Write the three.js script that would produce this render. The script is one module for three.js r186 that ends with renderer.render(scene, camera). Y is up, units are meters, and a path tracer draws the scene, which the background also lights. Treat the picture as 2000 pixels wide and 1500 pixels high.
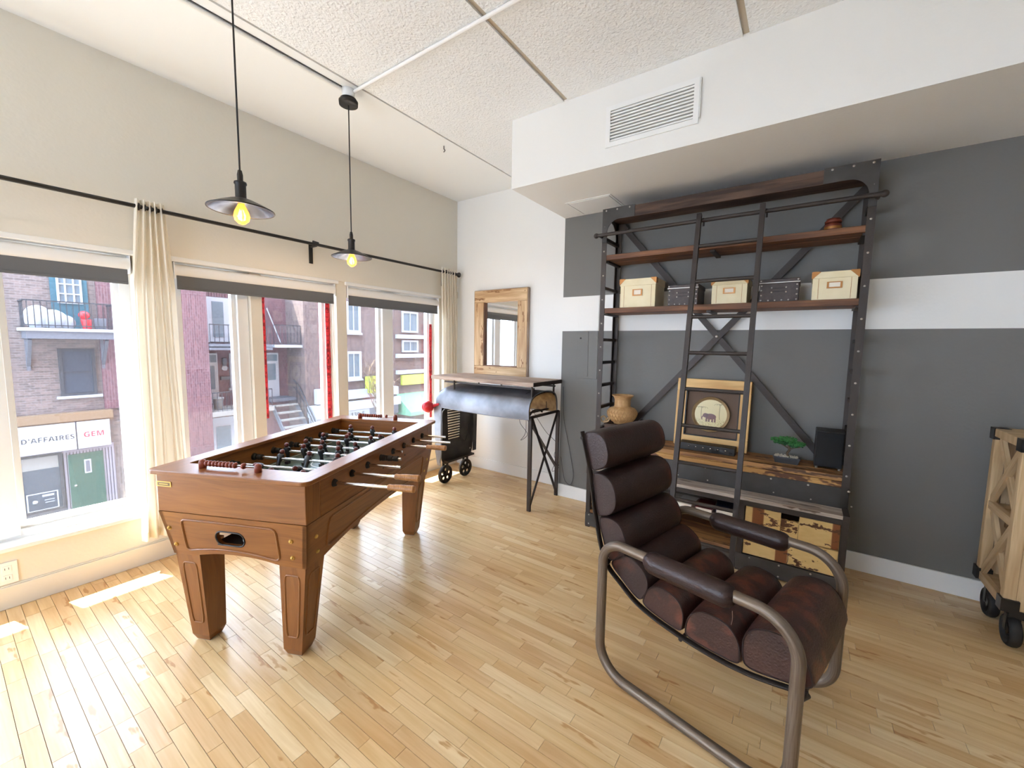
import * as THREE from 'three';
import { mergeGeometries } from 'three/addons/utils/BufferGeometryUtils.js';
import { RoundedBoxGeometry } from 'three/addons/geometries/RoundedBoxGeometry.js';

// ---------------------------------------------------------------- camera, sky, sun, exposure
const scene = new THREE.Scene();
const camera = new THREE.PerspectiveCamera(85.77, 4 / 3, 0.05, 200);
camera.position.set(0, 1.5, 0);
camera.rotation.order = 'YXZ';
camera.rotation.set(-5.47 * Math.PI / 180, 35.11 * Math.PI / 180, 0.877 * Math.PI / 180);
scene.background = new THREE.Color().setRGB(0.77, 0.94, 1.2);
scene.backgroundIntensity = 7.4;
const sun = new THREE.DirectionalLight(new THREE.Color(1.0, 0.94, 0.82), 42);
sun.position.set(-0.44 * 40, 0.89 * 40, 0.12 * 40);
sun.target.position.set(0, 0, 0);
sun.castShadow = true;
sun.shadow.camera.left = -25; sun.shadow.camera.right = 25; sun.shadow.camera.top = 25; sun.shadow.camera.bottom = -25; sun.shadow.camera.far = 120;
sun.shadow.mapSize.set(2048, 2048);
scene.add(sun, sun.target);
const renderer = new THREE.WebGLRenderer({ antialias: true });
renderer.toneMapping = THREE.LinearToneMapping;
renderer.toneMappingExposure = 1.5;
renderer.shadowMap.enabled = true;

// ---------------------------------------------------------------- helpers
const V = (x, y, z) => new THREE.Vector3(x, y, z);
function rng(s) { return () => { s = (s + 0x6d2b79f5) | 0; let t = Math.imul(s ^ (s >>> 15), 1 | s); t = (t + Math.imul(t ^ (t >>> 7), 61 | t)) ^ t; return ((t ^ (t >>> 14)) >>> 0) / 4294967296; }; }
const R = rng(7);
const used = new Map();
function numbered(n) { const k = used.get(n) || 0; used.set(n, k + 1); return k ? n + '_' + String(k).padStart(3, '0') : n; }
function shade(o) { o.castShadow = true; o.receiveShadow = true; return o; }
function thing(name, label, category, pos = [0, 0, 0], turn = 0, group) {
  const o = new THREE.Group(); o.name = numbered(name); o.position.set(...pos); o.rotation.y = turn; scene.add(o);
  o.userData = { label, category }; if (group) o.userData.group = group;
  return o;
}
function part(name, g, m, parent, label) {
  const o = shade(new THREE.Mesh(Array.isArray(g) ? merge(g) : g, m)); o.name = name; parent.add(o); if (label) o.userData.label = label; return o;
}
function solo(name, g, m, label, category, group) {
  const o = shade(new THREE.Mesh(Array.isArray(g) ? merge(g) : g, m)); o.name = numbered(name); scene.add(o);
  o.userData = { label, category }; if (group) o.userData.group = group; return o;
}
function struct(name, label, category) { const o = new THREE.Group(); o.name = name; scene.add(o); o.userData = { kind: 'structure', label, category }; return o; }
function merge(list) {
  const l = list.map((g) => { const n = g.index ? g.toNonIndexed() : g.clone(); for (const k of Object.keys(n.attributes)) if (!['position', 'normal', 'uv', 'color'].includes(k)) n.deleteAttribute(k); return n; });
  return l.length === 1 ? l[0] : mergeGeometries(l, false);
}
// box with uv in metres; the grain direction u runs along the longest side (or axis given)
let uvShift = 0;
function uvMetres(g, axis) {
  const p = g.attributes.position, n = g.attributes.normal, uv = new Float32Array(p.count * 2);
  g.computeBoundingBox(); const s = g.boundingBox.getSize(V(0, 0, 0)).toArray();
  if (axis === undefined) axis = s.indexOf(Math.max(...s));
  uvShift += 0.377; const ou = uvShift % 7, ov = (uvShift * 1.7) % 5;
  for (let i = 0; i < p.count; i++) {
    const a = [p.getX(i), p.getY(i), p.getZ(i)], m = [Math.abs(n.getX(i)), Math.abs(n.getY(i)), Math.abs(n.getZ(i))];
    const k = m.indexOf(Math.max(...m)); let ax = [0, 1, 2].filter((q) => q !== k);
    if (ax[1] === axis) ax = [ax[1], ax[0]];
    uv[2 * i] = a[ax[0]] + ou; uv[2 * i + 1] = a[ax[1]] + ov;
  }
  g.setAttribute('uv', new THREE.BufferAttribute(uv, 2)); return g;
}
function box(x0, x1, y0, y1, z0, z1, axis) {      // plain box from its extents
  const g = new THREE.BoxGeometry(Math.abs(x1 - x0), Math.abs(y1 - y0), Math.abs(z1 - z0)); uvMetres(g, axis); g.translate((x0 + x1) / 2, (y0 + y1) / 2, (z0 + z1) / 2); return g;
}
function rbox(x0, x1, y0, y1, z0, z1, r = 0.004, axis, seg = 1) {   // box with rounded edges
  const w = Math.abs(x1 - x0), h = Math.abs(y1 - y0), d = Math.abs(z1 - z0);
  const g = new RoundedBoxGeometry(w, h, d, seg, Math.min(r, w / 2.01, h / 2.01, d / 2.01)); uvMetres(g, axis); g.translate((x0 + x1) / 2, (y0 + y1) / 2, (z0 + z1) / 2); return g;
}
function bar(p, q, w, h, up = V(0, 1, 0)) {       // rectangular bar from p to q
  const L = p.distanceTo(q), g = new THREE.BoxGeometry(w, h, L); uvMetres(g, 2);
  const z = q.clone().sub(p).normalize(); let x = new THREE.Vector3().crossVectors(up, z); if (x.lengthSq() < 1e-6) x = V(1, 0, 0); x.normalize();
  const y = new THREE.Vector3().crossVectors(z, x); const m = new THREE.Matrix4().makeBasis(x, y, z); m.setPosition(p.clone().add(q).multiplyScalar(0.5)); g.applyMatrix4(m); return g;
}
function cyl(p, q, r, r2 = r, seg = 12) {
  const L = p.distanceTo(q), g = new THREE.CylinderGeometry(r2, r, L, seg); g.translate(0, L / 2, 0);
  g.applyQuaternion(new THREE.Quaternion().setFromUnitVectors(V(0, 1, 0), q.clone().sub(p).normalize())); g.translate(p.x, p.y, p.z); return g;
}
function tube(pts, r, seg = 40, rad = 8, closed = false) { return new THREE.TubeGeometry(new THREE.CatmullRomCurve3(pts, closed, 'centripetal'), seg, r, rad, closed); }
function polytube(path, r, rad = 8) { return new THREE.TubeGeometry(path, 64, r, rad, false); }
function lathe(pr, seg = 32, x = 0, y = 0, z = 0) { const g = new THREE.LatheGeometry(pr.map(([a, b]) => new THREE.Vector2(Math.max(a, 1e-4), b)), seg); g.translate(x, y, z); return g; }
function sph(x, y, z, r, w = 16, h = 12) { const g = new THREE.SphereGeometry(r, w, h); g.translate(x, y, z); return g; }
function rrShape(w, h, r, S = THREE.Shape) {
  const s = new S(), x = w / 2, y = h / 2; s.moveTo(-x + r, -y); s.lineTo(x - r, -y); s.absarc(x - r, -y + r, r, -Math.PI / 2, 0); s.lineTo(x, y - r); s.absarc(x - r, y - r, r, 0, Math.PI / 2);
  s.lineTo(-x + r, y); s.absarc(-x + r, y - r, r, Math.PI / 2, Math.PI); s.lineTo(-x, -y + r); s.absarc(-x + r, -y + r, r, Math.PI, Math.PI * 1.5); return s;
}
function extr(shape, depth, bevel = 0, seg = 8) { return new THREE.ExtrudeGeometry(shape, { depth, bevelEnabled: bevel > 0, bevelSize: bevel, bevelThickness: bevel, bevelSegments: 2, curveSegments: seg }); }
function hexa(c) {                                  // solid from 8 corners: bottom 0-3, top 4-7 (counter-clockwise from above)
  const f = [[0, 1, 5, 4], [1, 2, 6, 5], [2, 3, 7, 6], [3, 0, 4, 7], [4, 5, 6, 7], [3, 2, 1, 0]], pos = [], uv = [];
  for (const [a, b, d, e] of f) { const L = c[a].distanceTo(c[b]), H = c[b].distanceTo(c[d]); for (const [k, u, v] of [[a, 0, 0], [b, L, 0], [d, L, H], [a, 0, 0], [d, L, H], [e, 0, H]]) { pos.push(c[k].x, c[k].y, c[k].z); uv.push(v + 0.3, u); } }
  const g = new THREE.BufferGeometry(); g.setAttribute('position', new THREE.Float32BufferAttribute(pos, 3)); g.setAttribute('uv', new THREE.Float32BufferAttribute(uv, 2)); g.computeVertexNormals(); return g;
}
function loft(rings, closedRing = true, caps = true) {        // rings: arrays of Vector3, same count
  const n = rings[0].length, pos = [], idx = [], uv = []; let vv = 0;
  rings.forEach((r, j) => { if (j) vv += r[0].distanceTo(rings[j - 1][0]); let uu = 0; r.forEach((p, i) => { if (i) uu += p.distanceTo(r[i - 1]); pos.push(p.x, p.y, p.z); uv.push(uu, vv); }); });
  const m = closedRing ? n : n - 1;
  for (let j = 0; j < rings.length - 1; j++) for (let i = 0; i < m; i++) { const a = j * n + i, b = j * n + (i + 1) % n; idx.push(a, b, b + n, a, b + n, a + n); }
  if (caps) for (const [j, fl] of [[0, 1], [rings.length - 1, 0]]) {
    const c = rings[j].reduce((s, p) => s.add(p), V(0, 0, 0)).multiplyScalar(1 / n), k = pos.length / 3; pos.push(c.x, c.y, c.z); uv.push(c.x + c.z, c.y);
    rings[j].forEach((p) => { pos.push(p.x, p.y, p.z); uv.push(p.x + p.z, p.y); });
    for (let i = 0; i < n; i++) { const a = k + 1 + i, b = k + 1 + (i + 1) % n; fl ? idx.push(k, b, a) : idx.push(k, a, b); }
  }
  const g = new THREE.BufferGeometry(); g.setAttribute('position', new THREE.Float32BufferAttribute(pos, 3)); g.setAttribute('uv', new THREE.Float32BufferAttribute(uv, 2)); g.setIndex(idx); g.computeVertexNormals(); return g;
}

// ---------------------------------------------------------------- textures
function hash(x, y, s) { let h = (x * 374761393 + y * 668265263 + s * 1442695041) | 0; h = Math.imul(h ^ (h >>> 13), 1274126177); return ((h ^ (h >>> 16)) >>> 0) / 4294967296; }
function vn(x, y, px, py, s) {
  const xi = Math.floor(x), yi = Math.floor(y), fx = x - xi, fy = y - yi, w = (a, p) => ((a % p) + p) % p, u = fx * fx * (3 - 2 * fx), v = fy * fy * (3 - 2 * fy);
  const a = hash(w(xi, px), w(yi, py), s), b = hash(w(xi + 1, px), w(yi, py), s), c = hash(w(xi, px), w(yi + 1, py), s), d = hash(w(xi + 1, px), w(yi + 1, py), s);
  return (a * (1 - u) + b * u) * (1 - v) + (c * (1 - u) + d * u) * v;
}
function fbm(u, v, fx, fy, s, oct = 4) { let t = 0, a = 0.5; for (let o = 0; o < oct; o++) { t += a * vn(u * fx, v * fy, fx, fy, s + o * 17); fx *= 2; fy *= 2; a *= 0.5; } return t / (1 - Math.pow(0.5, oct)); }
const toLin = (c) => Math.pow(c / 255, 2.2);
function tex(w, h, mx, my, fn, srgb = true) {       // fn(u, v) -> [r,g,b] 0..255 ; repeats every mx by my metres
  const d = new Uint8Array(w * h * 4);
  for (let y = 0; y < h; y++) for (let x = 0; x < w; x++) { const c = fn(x / w, y / h), k = 4 * (y * w + x); for (let i = 0; i < 3; i++) d[k + i] = Math.max(0, Math.min(255, c[i])); d[k + 3] = 255; }
  const t = new THREE.DataTexture(d, w, h); t.wrapS = t.wrapT = THREE.RepeatWrapping; t.magFilter = THREE.LinearFilter; t.minFilter = THREE.LinearMipmapLinearFilter; t.generateMipmaps = true;
  if (srgb) t.colorSpace = THREE.SRGBColorSpace; t.repeat.set(1 / mx, 1 / my); t.needsUpdate = true; return t;
}
const mix = (a, b, t) => a.map((x, i) => x + (b[i] - x) * t);
function woodTex(light, dark, seed, { grain = 60, figure = 6, mx = 1.2, my = 0.6, w = 512, h = 512, sharp = 1, worn = null, wornAt = 0.6 } = {}) {
  return tex(w, h, mx, my, (u, v) => {
    const warp = 0.12 * fbm(u, v, 3, 3, seed + 5, 3);
    const a = fbm(u, v + warp, figure, grain / 2, seed, 4), b = fbm(u, v + warp * 0.5, 10, grain * 2, seed + 31, 2), c = fbm(u, v, 3, 4, seed + 57, 3);
    let t = Math.min(1, Math.max(0, 0.5 + sharp * ((a - 0.5) * 1.5 + (b - 0.5) * 0.6 + (c - 0.5) * 0.9)));
    let col = mix(light, dark, t);
    if (worn) { const k = fbm(u, v, 5, 14, seed + 91, 5) + 0.25 * (fbm(u, v, 40, 40, seed + 3, 2) - 0.5); if (k > wornAt) col = mix(col, worn, Math.min(1, (k - wornAt) * 14)); }
    return col;
  });
}
const std = (o) => new THREE.MeshStandardMaterial(o);
const rgb = (r, g, b) => new THREE.Color().setRGB(r / 255, g / 255, b / 255, THREE.SRGBColorSpace);
const noiseBump = (f, seed, m = 0.5, oct = 4, n = 256) => tex(n, n, m, m, (u, v) => { const k = 255 * fbm(u, v, f, f, seed, oct); return [k, k, k]; }, false);
// ---------------------------------------------------------------- materials
const M = {};
M.wall = std({ color: rgb(238, 237, 233), roughness: 0.85, bumpMap: noiseBump(48, 3, 0.6), bumpScale: 0.0006 });
M.wallBeige = std({ color: rgb(229, 223, 209), roughness: 0.85, bumpMap: M.wall.bumpMap, bumpScale: 0.0006 });
M.white = std({ color: rgb(240, 240, 238), roughness: 0.5 });
M.vinyl = std({ color: rgb(238, 240, 240), roughness: 0.35 });
M.grayPaint = std({ color: rgb(118, 117, 114), roughness: 0.75, bumpMap: noiseBump(48, 9, 0.6), bumpScale: 0.0006 });
M.ceil = std({ color: rgb(243, 245, 246), roughness: 0.95, bumpMap: tex(512, 512, 0.7, 0.7, (u, v) => { const k = 255 * Math.pow(fbm(u, v, 64, 64, 21, 2), 1.4); return [k, k, k]; }, false), bumpScale: 0.005 });
M.ceilSmooth = std({ color: rgb(242, 244, 244), roughness: 0.9 });
M.joint = std({ color: rgb(196, 184, 165), roughness: 0.9 });
M.floor = std({ color: 0xffffff, vertexColors: true, roughness: 0.3, map: woodTex([255, 252, 246], [236, 222, 202], 11, { grain: 44, figure: 5, mx: 1.5, my: 0.5, sharp: 0.9, worn: [214, 184, 152], wornAt: 0.74 }), bumpMap: noiseBump(20, 13, 0.4), bumpScale: 0.0003 });
M.subfloor = std({ color: rgb(168, 134, 92), roughness: 0.9 });
M.tableWood = std({ map: woodTex([148, 93, 44], [122, 73, 32], 23, { grain: 90, figure: 4, mx: 0.9, my: 0.5, sharp: 0.8 }), roughness: 0.34 });
M.shelfWood = std({ map: woodTex([132, 88, 56], [84, 52, 32], 41, { grain: 50, figure: 4, sharp: 1.1 }), roughness: 0.6 });
M.beamWood = std({ map: woodTex([96, 74, 60], [52, 36, 29], 43, { grain: 40, figure: 3, sharp: 1.2 }), roughness: 0.7 });
M.benchWood = std({ map: woodTex([176, 130, 80], [112, 74, 44], 47, { grain: 46, figure: 4, sharp: 1.2, worn: [84, 56, 36], wornAt: 0.64 }), roughness: 0.6 });
M.yellowWood = std({ map: woodTex([208, 166, 100], [170, 122, 66], 53, { grain: 40, figure: 4, sharp: 1.0, worn: [92, 56, 32], wornAt: 0.6 }), roughness: 0.6 });
M.paleLedge = std({ map: woodTex([206, 196, 184], [150, 132, 116], 59, { grain: 60, figure: 3, sharp: 1.2, worn: [96, 76, 62], wornAt: 0.66 }), roughness: 0.3 });
M.cream = std({ map: tex(512, 512, 0.5, 0.5, (u, v) => { const k = fbm(u, v, 7, 16, 71, 5) + 0.3 * (fbm(u, v, 40, 70, 73, 2) - 0.5), s = fbm(u, 0.3, 6, 1, 75, 2); let c = mix([228, 196, 132], [214, 178, 112], fbm(u, v, 9, 30, 77, 3)); if (s > 0.66) c = mix(c, [132, 76, 38], Math.min(1, (s - 0.66) * 14)); if (k > 0.63) c = mix(c, [88, 52, 28], Math.min(1, (k - 0.63) * 16)); return c; }), roughness: 0.6 });
M.consoleTop = std({ map: woodTex([182, 160, 142], [128, 104, 88], 61, { grain: 46, figure: 5, sharp: 1.1 }), roughness: 0.65 });
M.mirrorWood = std({ map: woodTex([222, 192, 150], [186, 148, 106], 67, { grain: 36, figure: 3, sharp: 1.1, worn: [140, 98, 60], wornAt: 0.7 }), roughness: 0.6 });
M.frameWood = std({ map: woodTex([226, 186, 120], [198, 150, 86], 79, { grain: 26, figure: 5, sharp: 1.0 }), roughness: 0.5 });
M.crateWood = std({ map: woodTex([214, 186, 146], [178, 146, 104], 83, { grain: 40, figure: 3, sharp: 1.0 }), roughness: 0.65 });
M.iron = std({ color: rgb(62, 55, 51), roughness: 0.5, metalness: 0.35, bumpMap: noiseBump(30, 91, 0.3), bumpScale: 0.0006 });
M.ironPlate = std({ map: tex(256, 256, 0.6, 0.6, (u, v) => mix([84, 82, 80], [58, 55, 52], fbm(u, v, 6, 6, 95, 4))), roughness: 0.48, metalness: 0.4 });
M.rivet = std({ color: rgb(176, 170, 162), roughness: 0.35, metalness: 0.8 });
M.steel = std({ map: tex(512, 512, 0.8, 0.8, (u, v) => mix([160, 163, 170], [96, 98, 104], Math.pow(fbm(u, v, 5, 5, 101, 5), 1.3))), roughness: 0.75, metalness: 0.8, roughnessMap: tex(256, 256, 0.8, 0.8, (u, v) => { const k = 150 + 140 * (fbm(u, v, 7, 7, 103, 4) - 0.3); return [k, k, k]; }, false) });
M.steelDark = std({ map: tex(256, 256, 0.5, 0.5, (u, v) => mix([74, 68, 63], [40, 35, 32], fbm(u, v, 6, 6, 105, 4))), roughness: 0.5, metalness: 0.4 });
M.brassRaw = std({ map: tex(256, 256, 0.3, 0.3, (u, v) => mix([190, 164, 116], [110, 84, 56], fbm(u, v, 8, 8, 107, 4))), roughness: 0.55, metalness: 0.3 });
M.chairTube = std({ map: tex(256, 256, 0.3, 0.3, (u, v) => mix([142, 128, 112], [98, 84, 72], fbm(u, v, 10, 10, 111, 4))), roughness: 0.42, metalness: 0.55 });
M.leather = std({ map: tex(512, 512, 0.7, 0.7, (u, v) => { let c = mix([60, 38, 34], [38, 23, 21], fbm(u, v, 6, 6, 121, 4)); const k = fbm(u, v, 9, 4, 123, 5); if (k > 0.62) c = mix(c, [90, 50, 38], Math.min(1, (k - 0.62) * 6)); return c; }), roughness: 0.4, bumpMap: tex(512, 512, 0.35, 0.35, (u, v) => { const k = 255 * (0.7 * fbm(u, v, 60, 60, 127, 3) + 0.3 * fbm(u, v, 9, 9, 128, 3)); return [k, k, k]; }, false), bumpScale: 0.0014 });
M.leatherWorn = std({ map: tex(512, 512, 0.6, 0.6, (u, v) => { let c = mix([76, 45, 37], [44, 27, 25], fbm(u, v, 5, 7, 131, 4)); const k = fbm(u, v, 7, 9, 133, 5); if (k > 0.58) c = mix(c, [104, 58, 43], Math.min(1, (k - 0.58) * 5)); return c; }), roughness: 0.38, bumpMap: M.leather.bumpMap, bumpScale: 0.0016 });
M.leatherEdge = std({ color: rgb(104, 76, 62), roughness: 0.6 });
M.chrome = std({ color: rgb(214, 214, 214), roughness: 0.16, metalness: 1 });
M.black = std({ color: rgb(34, 33, 33), roughness: 0.5 });
M.blackSatin = std({ color: rgb(40, 38, 37), roughness: 0.38, metalness: 0.3 });
M.shadeMetal = std({ color: rgb(120, 120, 126), roughness: 0.22, metalness: 1 });
M.rubber = std({ color: rgb(28, 27, 27), roughness: 0.7 });
M.curtain = new THREE.MeshPhysicalMaterial({ color: rgb(246, 239, 224), roughness: 0.95, transmission: 0.42, bumpMap: noiseBump(90, 141, 0.25, 2), bumpScale: 0.0005 });
M.blindGray = new THREE.MeshPhysicalMaterial({ color: rgb(108, 110, 112), roughness: 0.9, transmission: 0.06 });
M.glass = new THREE.MeshPhysicalMaterial({ color: 0xffffff, roughness: 0.0, transmission: 1, ior: 1.5 });
M.film = new THREE.MeshPhysicalMaterial({ color: rgb(236, 240, 244), roughness: 1, transmission: 0.7, transparent: true, opacity: 0.01 });
M.mirror = std({ color: rgb(245, 246, 246), roughness: 0.02, metalness: 1 });
M.red = std({ color: rgb(196, 28, 38), roughness: 0.3 });
M.redCloth = std({ map: tex(128, 512, 0.06, 0.6, (u, v) => (fbm(u, v, 3, 24, 151, 3) > 0.6 || Math.abs(((v * 14 + u * 1.2) % 1) - 0.5) < 0.06) ? [150, 20, 30] : [222, 46, 56]), roughness: 0.7 });
M.creamBox = std({ map: tex(256, 256, 0.4, 0.4, (u, v) => mix([238, 226, 192], [224, 210, 170], fbm(u, v, 6, 6, 161, 4))), roughness: 0.6 });
M.darkBox = std({ map: tex(256, 256, 0.3, 0.3, (u, v) => mix([74, 62, 58], [52, 43, 41], fbm(u, v, 20, 20, 163, 3))), roughness: 0.5 });
M.brass = std({ color: rgb(168, 116, 66), roughness: 0.4, metalness: 0.7 });
M.gold = std({ color: rgb(206, 172, 96), roughness: 0.35, metalness: 0.8 });
M.paper = std({ color: rgb(240, 232, 216), roughness: 0.8 });
M.clay = std({ map: tex(256, 256, 0.3, 0.3, (u, v) => mix([206, 168, 118], [172, 130, 82], fbm(u, v, 8, 8, 171, 4))), roughness: 0.6 });
M.terracotta = std({ color: rgb(122, 58, 42), roughness: 0.4 });
M.leaf = std({ color: rgb(58, 128, 62), roughness: 0.6 });
M.leafDark = std({ color: rgb(34, 92, 46), roughness: 0.6 });
M.bark = std({ color: rgb(96, 80, 62), roughness: 0.85 });
M.slate = std({ color: rgb(62, 62, 64), roughness: 0.35 });
M.pebble = std({ color: rgb(196, 188, 172), roughness: 0.8 });
M.speakerCloth = std({ color: rgb(27, 28, 31), roughness: 0.9, bumpMap: noiseBump(120, 181, 0.1, 1), bumpScale: 0.0006 });
M.handleWood = std({ map: woodTex([196, 142, 86], [156, 104, 58], 87, { grain: 50, figure: 3, mx: 0.4, my: 0.2 }), roughness: 0.35 });
M.player = std({ color: rgb(30, 30, 36), roughness: 0.35 });
M.head = std({ color: rgb(92, 36, 30), roughness: 0.28 });
M.bead = std({ color: rgb(128, 58, 40), roughness: 0.3 });
M.pitch = std({ map: (() => { const c = document.createElement('canvas'); c.width = 1024; c.height = 512; const x = c.getContext('2d'); x.fillStyle = '#5d736c'; x.fillRect(0, 0, 1024, 512); x.strokeStyle = '#d8dcd8'; x.lineWidth = 5; x.strokeRect(20, 20, 984, 472); x.beginPath(); x.moveTo(512, 20); x.lineTo(512, 492); x.stroke(); x.beginPath(); x.arc(512, 256, 80, 0, 7); x.stroke(); for (const k of [20, 824]) x.strokeRect(k, 130, 180, 252); const t = new THREE.CanvasTexture(c); t.colorSpace = THREE.SRGBColorSpace; return t; })(), roughness: 0.25 });
// ---------------------------------------------------------------- room shell
const XW = -3.518, ZB = -3.81, ZG = -3.578, H = 3.19, XR = 3.2, ZR = 3.4;   // window wall, white back wall, grey wall, ceiling, far ends
{ // floor: maple strips laid across the room
  const fl = struct('floor', 'varnished maple strip floor', 'floor');
  part('subfloor', box(XW - 0.2, XR + 0.2, -0.3, -0.0135, ZB - 0.2, ZR + 0.2), M.subfloor, fl);
  const r = rng(5), wd = 0.0553, lens = [0.19, 0.26, 0.33, 0.39, 0.47, 0.58];
  const tones = [[233, 204, 158], [230, 200, 152], [236, 208, 164], [227, 194, 145], [232, 202, 155], [221, 186, 138], [237, 212, 170], [224, 191, 146]].map((c) => c.map(toLin));
  const geos = lens.map((L) => tones.map((t) => {
    const g = new THREE.BoxGeometry(L - 0.0016, 0.013, wd - 0.0018); uvMetres(g, 0); g.translate(0, -0.0065, 0);
    g.setAttribute('color', new THREE.Float32BufferAttribute(new Array(g.attributes.position.count).fill(t).flat(), 3)); return g;
  }));
  const all = [], fwd = V(0, 0, -1).applyEuler(camera.rotation);
  for (let z = ZB + wd / 2; z < ZR; z += wd) {
    let x = XW - 0.05 - r() * 0.4;
    while (x < XR) { const k = Math.floor(r() * 6), t = Math.floor(r() * 8), L = lens[k], c = V(x + L / 2, (r() - 0.5) * 0.0006, z); if (x + L > XW) all.push({ k, t, c }); x += L; }
  }
  camera.updateMatrixWorld(); const inv = camera.matrixWorld.clone().invert();
  for (const b of all) { const q = b.c.clone().applyMatrix4(inv); const d = -q.z, ok = d > 0.3 && Math.abs(q.x / d) < 1.3 && q.y / d > -1.0; b.size = ok ? lens[b.k] / (d * d) : 0; }
  all.sort((a, b) => b.size - a.size);
  all.slice(0, 295).forEach((b) => { const m = part('plank', geos[b.k][b.t], M.floor, fl); m.position.copy(b.c); });
  const rest = part('plank_field', all.slice(295).map((b) => geos[b.k][b.t].clone().translate(b.c.x, b.c.y, b.c.z)), M.floor, fl); rest.userData.kind = 'stuff';
}
{ // ceiling: stippled slabs with flush joints
  const c = struct('ceiling', 'white stippled ceiling with straight joints', 'ceiling');
  part('slab', box(XW - 0.2, XR + 0.2, H + 0.012, H + 0.25, ZB - 0.2, ZR + 0.2), M.joint, c);
  const xs = [XW, -2.545, -1.47, -0.373, 0.72, 1.81, XR];
  for (let i = 0; i < 6; i++) part('ceiling_panel', box(xs[i] + (i ? (i === 1 ? 0.008 : 0.017) : 0), xs[i + 1] - (i < 5 ? (i === 0 ? 0.008 : 0.017) : 0), H, H + 0.014, ZB, ZR), i === 0 ? M.ceilSmooth : M.ceil, c);
}
const OP = [[-3.5, -2.3], [-2.2, -1.0], [-0.8, 1.5], [1.75, 3.1]], Y0 = 0.343, Y1 = 2.05;      // window openings
{
  const w = struct('wall_left', 'cream wall with a row of wide windows', 'wall');
  const g = [box(XW - 0.2, XW, -0.3, Y0, ZB - 0.2, ZR + 0.2), box(XW - 0.2, XW, 2.125, H + 0.25, ZB - 0.2, ZR + 0.2), box(XW - 0.2, XW + 0.012, Y1, 2.125, ZB, ZR)];
  const ed = [ZB - 0.2, ...OP.flat(), ZR + 0.2]; for (let i = 0; i < ed.length; i += 2) g.push(box(XW - 0.2, XW, Y0, Y1, ed[i], ed[i + 1]));
  part('plaster', g, M.wallBeige, w);
  M.ownBrick = std({ color: rgb(92, 66, 58), roughness: 0.9 });
  const sk = [box(XW - 0.23, XW - 0.2, -4.4, Y0, ZB - 0.2, ZR + 0.2), box(XW - 0.23, XW - 0.2, Y1, H + 0.26, ZB - 0.2, ZR + 0.2)]; for (let i = 0; i < ed.length; i += 2) sk.push(box(XW - 0.23, XW - 0.2, Y0, Y1, ed[i], ed[i + 1])); part('brick_skin', sk, M.ownBrick, w, 'dark brick outer face');
  const b = struct('wall_back', 'white plaster wall in the corner recess', 'wall'); part('plaster', box(XW - 0.2, -1.9, 0, H + 0.2, ZB - 0.2, ZB), M.wall, b);
  const gr = struct('wall_right', 'dark grey wall with one broad white stripe', 'wall');
  part('lower_band', box(-1.928, XR + 0.2, 0, 1.635, ZG - 0.25, ZG), M.grayPaint, gr, 'dark grey paint below the stripe');
  part('stripe', box(-1.928, XR + 0.2, 1.635, 1.957, ZG - 0.25, ZG), M.wall, gr, 'broad white painted stripe');
  part('upper_band', box(-1.928, XR + 0.2, 1.957, 2.7, ZG - 0.25, ZG), M.grayPaint, gr, 'dark grey paint above the stripe');
  const so = struct('trim_1', 'white boxed soffit below the ceiling', 'soffit'); const vx0 = -1.137, vx1 = -0.623, vy0 = 2.826, vy1 = 3.024, vz = -3.05; part('soffit_box', [box(-1.928, XR + 0.1, 2.69, H + 0.1, ZG - 0.25, vz), box(-1.928, vx0, 2.69, H + 0.1, vz, -2.695), box(vx1, XR + 0.1, 2.69, H + 0.1, vz, -2.695), box(vx0, vx1, 2.69, vy0, vz, -2.695), box(vx0, vx1, vy1, H + 0.1, vz, -2.695)], M.wall, so);
  part('duct_lining', [box(vx0, vx0 + 0.003, vy0, vy1, vz, -2.7), box(vx1 - 0.003, vx1, vy0, vy1, vz, -2.7), box(vx0 + 0.003, vx1 - 0.003, vy0, vy0 + 0.003, vz, -2.7), box(vx0 + 0.003, vx1 - 0.003, vy1 - 0.003, vy1, vz, -2.7), box(vx0, vx1, vy0, vy1, vz, vz + 0.003)], std({ color: rgb(128, 130, 132), roughness: 0.6, metalness: 0.5 }), so, 'sheet metal duct behind the vent');
  const far = struct('wall_far', 'white wall at the side of the room', 'wall'); part('plaster', box(XR, XR + 0.2, 0, H + 0.2, ZG - 0.2, ZR + 0.2), M.wall, far);
  const re = struct('wall_rear', 'white wall behind the viewer', 'wall'); const RO = [[-3.2, -1.95], [-1.75, -0.5]], y0 = 0.5, y1 = 2.7;
  part('plaster', [box(XW - 0.2, XR + 0.2, -0.3, y0, ZR, ZR + 0.2), box(XW - 0.2, XR + 0.2, y1, H + 0.2, ZR, ZR + 0.2), box(XW - 0.2, RO[0][0], y0, y1, ZR, ZR + 0.2), box(RO[0][1], RO[1][0], y0, y1, ZR, ZR + 0.2), box(RO[1][1], XR + 0.2, y0, y1, ZR, ZR + 0.2)], M.wall, re);
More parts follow.
